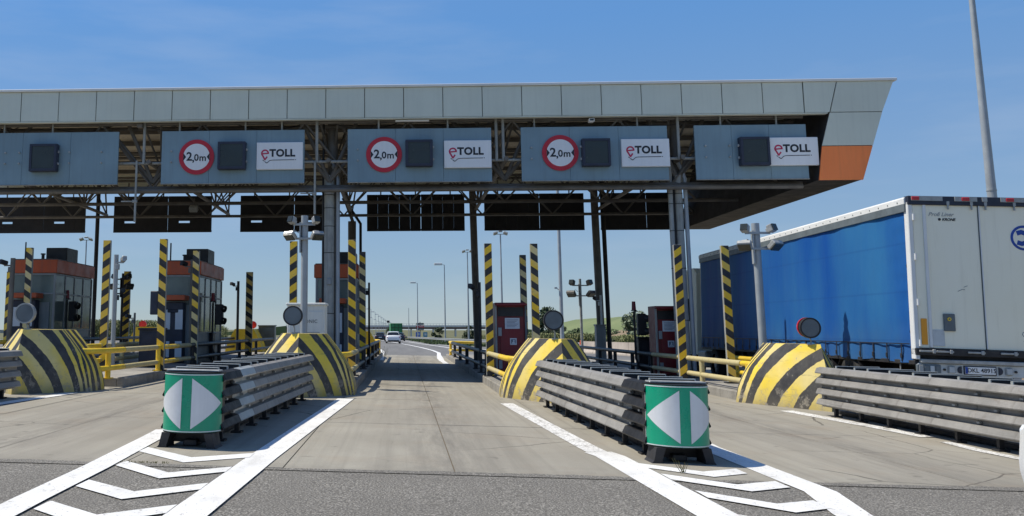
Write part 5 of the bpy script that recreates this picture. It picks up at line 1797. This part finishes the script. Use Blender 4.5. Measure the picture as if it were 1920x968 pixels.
lamp_mast(3.2, 215.0, 13.2, 'lamp mast standing before the red and black sign', 0.14, 0.07, 'single')
lamp_mast(1.3, 240.0, 8.2, 'short pale lamp mast left of the red and black sign', 0.10, 0.06, None)
lamp_mast(-33.0, 95.0, 10.4, 'lamp mast behind the leftmost booth', 0.12, 0.06)
for i in range(11):
    y = 325 + 42 * i
    th = lamp_mast(-11.3 + 0.004 * (y - 325), y, 10.0, 'far lamp in the curving row over the motorway', 0.10, 0.06, 'single', 'far row of motorway lamps')
for i in range(6):
    y = 470 + 60 * i
    lamp_mast(-15.5 + 0.003 * (y - 470), y, 9.6, 'far lamp in the second, left row over the motorway', 0.10, 0.06, 'single', 'second far row of motorway lamps')

# ------------------------------------------------------------------ overpass, far signs, barriers
ov = thing('road_overpass', 'far concrete road bridge crossing the motorway', 'bridge', (0, 640, zg(0, 640)))
zd = 1.0 - zg(0, 640)
MB().box((-10, 0, zd + 2.2), (140, 8, 1.3), bev=0.05).build('deck', 'bridge', ov)
MB().box((-10, 0, zd + 0.9), (140, 6, 1.3)).build('beam', 'bridge_beam', ov)
for k in range(9):
    MB().box((-70 + 15 * k, 0, (zd + 0.3) / 2), (1.1, 5, zd + 0.4)).build('pier', 'bridge', ov)
mb = MB()
for k in range(71):
    mb.box((-80 + 2 * k, -3.8, zd + 3.4), (0.16, 0.1, 1.1))
mb.box((-10, -3.8, zd + 3.9), (140, 0.12, 0.12))
tag(mb.build('railing', 'lamp_steel', ov), kind='stuff')
MB().prism([(62, 0), (130, 0), (62, zd + 2.5)], -5, 5, 'y').build('approach_bank', 'hill', ov)
MB().prism([(-80, 0), (-150, 0), (-80, zd + 2.5)], -5, 5, 'y').build('approach_bank', 'hill', ov)

ps = thing('price_sign', 'tall red and black sign before the far bridge', 'sign', (7.3, 420, zg(7, 420)))
MB().box((0, 0, 3.5), (0.35, 0.3, 7.0)).build('post', 'grey_box', ps)
for z, m_, w in ((3.8, 'black', 3.3), (4.95, 'sign_red', 3.5), (6.1, 'black', 3.3)):
    p_ = MB().box((0, -0.2, z), (w, 0.2, 0.92)).build('sign_panel', m_, ps)
    MB().box((0.5, -0.31, z - 0.05), (w * 0.55, 0.02, 0.22)).build('bright_line', 'refl_white', p_)
for x, w, m_, lab in ((4.55, 1.45, 'road_sign_blue', 'blue road sign left of the lamp mast under the far bridge'), (6.85, 1.35, 'road_sign_teal', 'teal road sign right of the lamp mast under the far bridge')):
    th = thing('direction_sign', lab, 'road sign', (x, 300, zg(x, 300)))
    for q in (-0.5, 0.5):
        MB().tube([(q, 0.1, 0), (q, 0.1, 2.0)], 0.05, 6).build('post', 'galv', th)
    pn = MB().box((0, 0, 1.35), (w, 0.05, 1.5), bev=0.02).build('sign_panel', m_, th)
    MB().box((0.05, -0.035, 1.4), (w * 0.55, 0.02, 0.7)).build('white_symbol', 'refl_white', pn)
th = thing('gantry_sign', 'small dark board above the far bridge railing', 'sign', (-9.2, 560, zg(-9, 560)))
MB().box((0, 0, 9.0 - 0.2), (1.6, 0.2, 1.3)).build('sign_panel', 'black', th)
MB().box((0, 0.2, 4.2), (0.25, 0.25, 8.4)).build('post', 'grey_box', th)


def guardrail(pts, label, mat='galv'):
    x0, y0 = pts[0]
    th = thing('steel_guardrail', label, 'guard rail', on(x0, y0), 'steel guard rails along the motorway')
    mb = MB()
    prof = [(0, 0.45), (0.06, 0.48), (0.06, 0.54), (0.0, 0.58), (0.0, 0.62), (0.06, 0.66), (0.06, 0.72), (0, 0.75), (-0.01, 0.75), (-0.01, 0.45)]
    mb.loft([[(x - x0 - a, y - y0, zg(x, y) - zg(x0, y0) + z) for a, z in prof] for x, y in pts])
    mb.build('beam', mat, th)
    d = 0
    for (xa, ya), (xb, yb) in zip(pts[:-1], pts[1:]):
        n = max(1, int(abs(yb - ya) / 8 + abs(xb - xa) / 8))
        for k in range(n):
            x, y = xa + (xb - xa) * k / n, ya + (yb - ya) * k / n
            MB().box((x - x0 + 0.05, y - y0, zg(x, y) - zg(x0, y0) + 0.22), (0.08, 0.1, 1.0)).build('post', mat, th)


guardrail([(14, 72), (10.5, 84), (8.0, 100), (6.4, 118), (4.4, 150), (1.0, 200), (-3, 250), (-12, 340)], 'steel guard rail along the right verge of the motorway')
guardrail([(-6, 90), (-8.5, 130), (-11, 180), (-15, 250), (-22, 340)], 'steel guard rail along the centre of the motorway')
guardrail([(-62, 78), (-45, 84), (-33, 92), (-26, 110)], 'steel guard rail before the maize at left')

# concrete roadside barrier at right made of separate blocks
bpts = [(13.4, 72.0), (14.4, 66.0), (15.4, 60.0), (16.6, 54.0), (18.0, 48.0), (19.4, 42.5)]
th = thing('concrete_barrier', 'pale concrete barrier below the hill at right', 'barrier', on(*bpts[0]))
for (xa, ya), (xb, yb) in zip(bpts[:-1], bpts[1:]):
    for k in range(2):
        x, y = xa + (xb - xa) * (k + 0.5) / 2, ya + (yb - ya) * (k + 0.5) / 2
        L = math.hypot(xb - xa, yb - ya) / 2 - 0.05
        MB().prism([(-0.3, -0.4), (-0.28, 0.1), (-0.12, 0.35), (-0.1, 0.86), (0.1, 0.86), (0.12, 0.35), (0.28, 0.1), (0.3, -0.4)], -L / 2, L / 2, 'y').build(
            'barrier_block', 'barrier_concrete', th, False, (x - bpts[0][0], y - bpts[0][1], zg(x, y) - zg(*bpts[0])), (0, 0, math.atan2(-(xb - xa), yb - ya)))

# traffic cone
th = thing('traffic_cone', 'orange and white traffic cone behind the striped wedge', 'traffic cone', on(8.6, 46.3, 0.05))
MB().box((0, 0, 0.02), (0.42, 0.42, 0.04), bev=0.01).build('cone_base', 'cone_orange', th)
for z0_, z1_, m_ in ((0.04, 0.28, 'cone_orange'), (0.28, 0.46, 'refl_white'), (0.46, 0.62, 'cone_orange'), (0.62, 0.76, 'refl_white'), (0.76, 0.98, 'cone_orange')):
    rr = lambda z: 0.16 - 0.13 * z
    MB().tube([(0, 0, z0_), (0, 0, z1_)], rr(z0_), 16, r1=rr(z1_)).build('cone_ring', m_, th, True)
# red and white blocks at left
th = thing('plastic_barrier', 'row of red and white plastic blocks behind the exit block at left', 'barrier', on(-10.2, 54))
for k in range(6):
    MB().box((k * 0.36, 0, 0.32), (0.34, 0.4, 0.6), bev=0.05).build('barrier_block', 'machine_red' if k % 2 else 'refl_white', th)


# ------------------------------------------------------------------ hill, vegetation
def hill(name, pts_fn, nx, ny, x0, x1, y0, y1, mat):
    mb = MB()
    g = [[mb.bm.verts.new((x0 + (x1 - x0) * i / nx, y0 + (y1 - y0) * j / ny, pts_fn(x0 + (x1 - x0) * i / nx, y0 + (y1 - y0) * j / ny))) for i in range(nx + 1)] for j in range(ny + 1)]
    for j in range(ny):
        for i in range(nx):
            mb.bm.faces.new((g[j][i], g[j][i + 1], g[j + 1][i + 1], g[j + 1][i]))
    return tag(mb.build(name, mat, None, True, recalc=False), kind='structure')


def hfn(x, y):
    a = min(1, max(0, (x - 66) / 38))
    b = min(1, max(0, (y - 300) / 110))
    s_ = lambda q: q * q * (3 - 2 * q)
    return -4.4 + s_(a) * s_(b) * (11.8 + 0.6 * math.sin(x * 0.05) + 0.35 * math.sin(x * 0.23 + y * 0.1)) + 0.15 * math.sin(x * 0.9)


hill('grass_hill', hfn, 60, 20, 50, 420, 290, 560, 'hill')


def bfn(x, y):
    a = max(0, 1 - abs(x - 58) / 24)
    b = max(0, 1 - abs(y - 200) / 26)
    return zg(20, y) - 0.4 + 3.1 * min(1, 1.6 * a) * min(1, 1.6 * b) + 0.2 * math.sin(x * 0.8 + y)


hill('earth_bank', bfn, 40, 16, 34, 84, 172, 230, 'soil')


def leaf_quads(mb, c, rad, n, size, zsq=1.0):
    for _ in range(n):
        while True:
            p = Vector((random.uniform(-1, 1), random.uniform(-1, 1), random.uniform(-1, 1)))
            if 0.15 < p.length < 1:
                break
        p = Vector(c) + Vector((p.x * rad, p.y * rad, p.z * rad * zsq))
        a = Vector((random.gauss(0, 1), random.gauss(0, 1), random.gauss(0, 1))).normalized()
        b = a.orthogonal().normalized()
        w = size * random.uniform(0.6, 1.3)
        a, b = a * w, b * w * 0.6
        vs = [mb.bm.verts.new(q) for q in (p - a, p + b, p + a, p - b)]
        mb.bm.faces.new(vs)


def tree(x, y, h, w, label, mat='leaf', base=0.25, n=1500, group='trees and bushes beyond the plaza', name='tree', cat='tree'):
    z0 = zg(x, y) - 0.3
    th = thing(name, label, cat, (x, y, z0), group)
    tk_ = MB().tube([(0, 0, 0), (0.05 * w, 0, h * 0.35), (-0.02 * w, 0.02, h * 0.75)], max(0.05, h * 0.03), 7, r1=h * 0.008)
    for k in range(5):
        a = k * 1.26 + 0.3
        tk_.tube([(0, 0, h * (0.25 + 0.07 * k)), (math.cos(a) * w * 0.3, math.sin(a) * w * 0.3, h * (0.5 + 0.07 * k))], h * 0.012, 5, r1=h * 0.004)
    tk_.build('trunk', 'bark', th)
    cr_ = MB()
    m_ = 13
    for k in range(m_):
        t_ = random.uniform(base, 0.92)
        rr = w * 0.5 * math.sin(math.pi * min(1, (t_ - base * 0.6) / (1 - base * 0.6)) ** 0.8) * random.uniform(0.3, 0.85)
        a = random.uniform(0, 6.28)
        leaf_quads(cr_, (math.cos(a) * rr, math.sin(a) * rr, t_ * h), w * random.uniform(0.14, 0.24), n // m_, w * 0.045, 0.8)
    cr_.build('crown', mat, th, recalc=False)
    return th


tree(22.6, 150, 6.6, 5.0, 'dark bushy tree behind the round lamp right of the open lane', 'leaf_dark')
tree(36.5, 195, 3.6, 5.0, 'low green bush nearest the slim floodlight pole', 'leaf')
tree(41.5, 195, 3.9, 5.0, 'green bush right of the slim floodlight pole', 'leaf')
tree(33.0, 200, 4.2, 5.2, 'green bush left of the slim floodlight pole', 'leaf')
tree(28.5, 180, 3.2, 4.5, 'low green bush right of the dark bushy tree', 'leaf_dark')
tree(45.5, 200, 3.2, 4.0, 'small dark bush before the earth bank', 'leaf_dark')
tree(41.5, 172, 6.0, 7.5, 'pale willow like tree beside the traffic signal at right', 'leaf_pale', 0.05)
tree(19.5, 95, 1.9, 2.6, 'dark low bush behind the traffic cone', 'leaf_dark', 0.05)
tree(22.5, 92, 1.7, 3.0, 'low bush by the concrete barrier', 'leaf', 0.05)
tree(14.4, 380, 4.6, 6.5, 'dark bush on the verge before the far bridge', 'leaf_dark', 0.05)
tree(23.0, 330, 5.2, 5.5, 'dark bush in the maize beyond the lamp masts', 'leaf_dark', 0.05)
tree(-6.5, 430, 4.0, 6.0, 'dark bush under the far bridge', 'leaf_dark', 0.05)
tree(9.8, 76, 1.0, 1.4, 'weedy bush at the guard rail left of the red machine', 'leaf', 0.05, 500)


# maize fields: leaf blades on stalks, one mass
def maize(name, x_fn, y0, y1, n, h, step_label):
    mb = MB()
    for _ in range(n):
        y = y0 + (y1 - y0) * random.random() ** 1.6
        xa, xb = x_fn(y)
        x = random.uniform(xa, xb)
        z = zg(max(-60, min(60, x)), y) - 0.3
        hh = h * random.uniform(0.8, 1.08)
        for q in range(5):
            a = random.uniform(0, 6.28)
            zz = z + hh * (0.25 + 0.17 * q)
            dx, dy = math.cos(a), math.sin(a)
            l = random.uniform(0.3, 0.55)
            w = 0.05
            p = [(x - dy * w, y + dx * w, zz), (x + dx * l * 0.6 - dy * w, y + dy * l * 0.6 + dx * w, zz + 0.18), (x + dx * l, y + dy * l, zz + 0.05), (x + dx * l * 0.6 + dy * w, y + dy * l * 0.6 - dx * w, zz + 0.18)]
            mb.bm.faces.new([mb.bm.verts.new(v_) for v_ in p])
        mb.bm.faces.new([mb.bm.verts.new(v_) for v_ in ((x - 0.03, y, z), (x + 0.03, y, z), (x + 0.02, y, z + hh), (x - 0.02, y, z + hh))])
    return tag(mb.build(name, 'corn', recalc=False), kind='stuff')


maize('maize_field', lambda y: (-30 - 0.42 * (y - 80), -17 - 0.17 * (y - 80)), 86, 190, 9000, 2.1, '')
maize('maize_field', lambda y: (10.5 + 0.055 * (y - 80) - 0.0 * y, 16 + 0.24 * (y - 80)), 92, 240, 6000, 1.7, '')
maize('maize_field', lambda y: (16 + 0.17 * (y - 66), 24 + 0.40 * (y - 66)), 76, 160, 7000, 1.6, '')

# verge grass along the motorway, and a few weeds at the pavement joints
mb = MB()
for _ in range(9000):
    y = 66 + 160 * random.random() ** 1.5
    xr = 22 - min(1, (y - 55) / 60) * 19 - (0.000035 * max(0, y - 110) ** 2 + 0.022 * max(0, y - 110))
    x = xr + random.uniform(0.2, 6.0)
    z = zg(x, y) - 0.02
    a = random.uniform(0, 6.28)
    h = random.uniform(0.15, 0.4)
    mb.bm.faces.new([mb.bm.verts.new(v_) for v_ in ((x - 0.08 * math.cos(a), y - 0.08 * math.sin(a), z), (x + 0.08 * math.cos(a), y + 0.08 * math.sin(a), z), (x + 0.1, y, z + h))])
tag(mb.build('verge_grass', 'leaf', recalc=False), kind='stuff')
mb = MB()
for cx_, cy_, sx_, sy_, n, hh in ((-2.65, 9.62, 0.25, 0.03, 60, 0.022), (2.84, 9.98, 0.03, 0.03, 9, 0.17), (-1.1, 48.0, 0.2, 0.4, 40, 0.5)):
    for _ in range(n):
        x, y = cx_ + random.uniform(-sx_, sx_), cy_ + random.uniform(-sy_, sy_)
        z = zg(x, y)
        a = random.uniform(0, 6.28)
        h = hh * random.uniform(0.4, 1.1)
        dx, dy = math.cos(a) * h * 0.6, math.sin(a) * h * 0.6
        mb.bm.faces.new([mb.bm.verts.new(v_) for v_ in ((x - 0.004, y, z), (x + 0.004, y, z), (x + dx + 0.002, y + dy, z + h), (x + dx - 0.002, y + dy, z + h))])
tag(mb.build('joint_weeds', 'weed', recalc=False), kind='stuff')
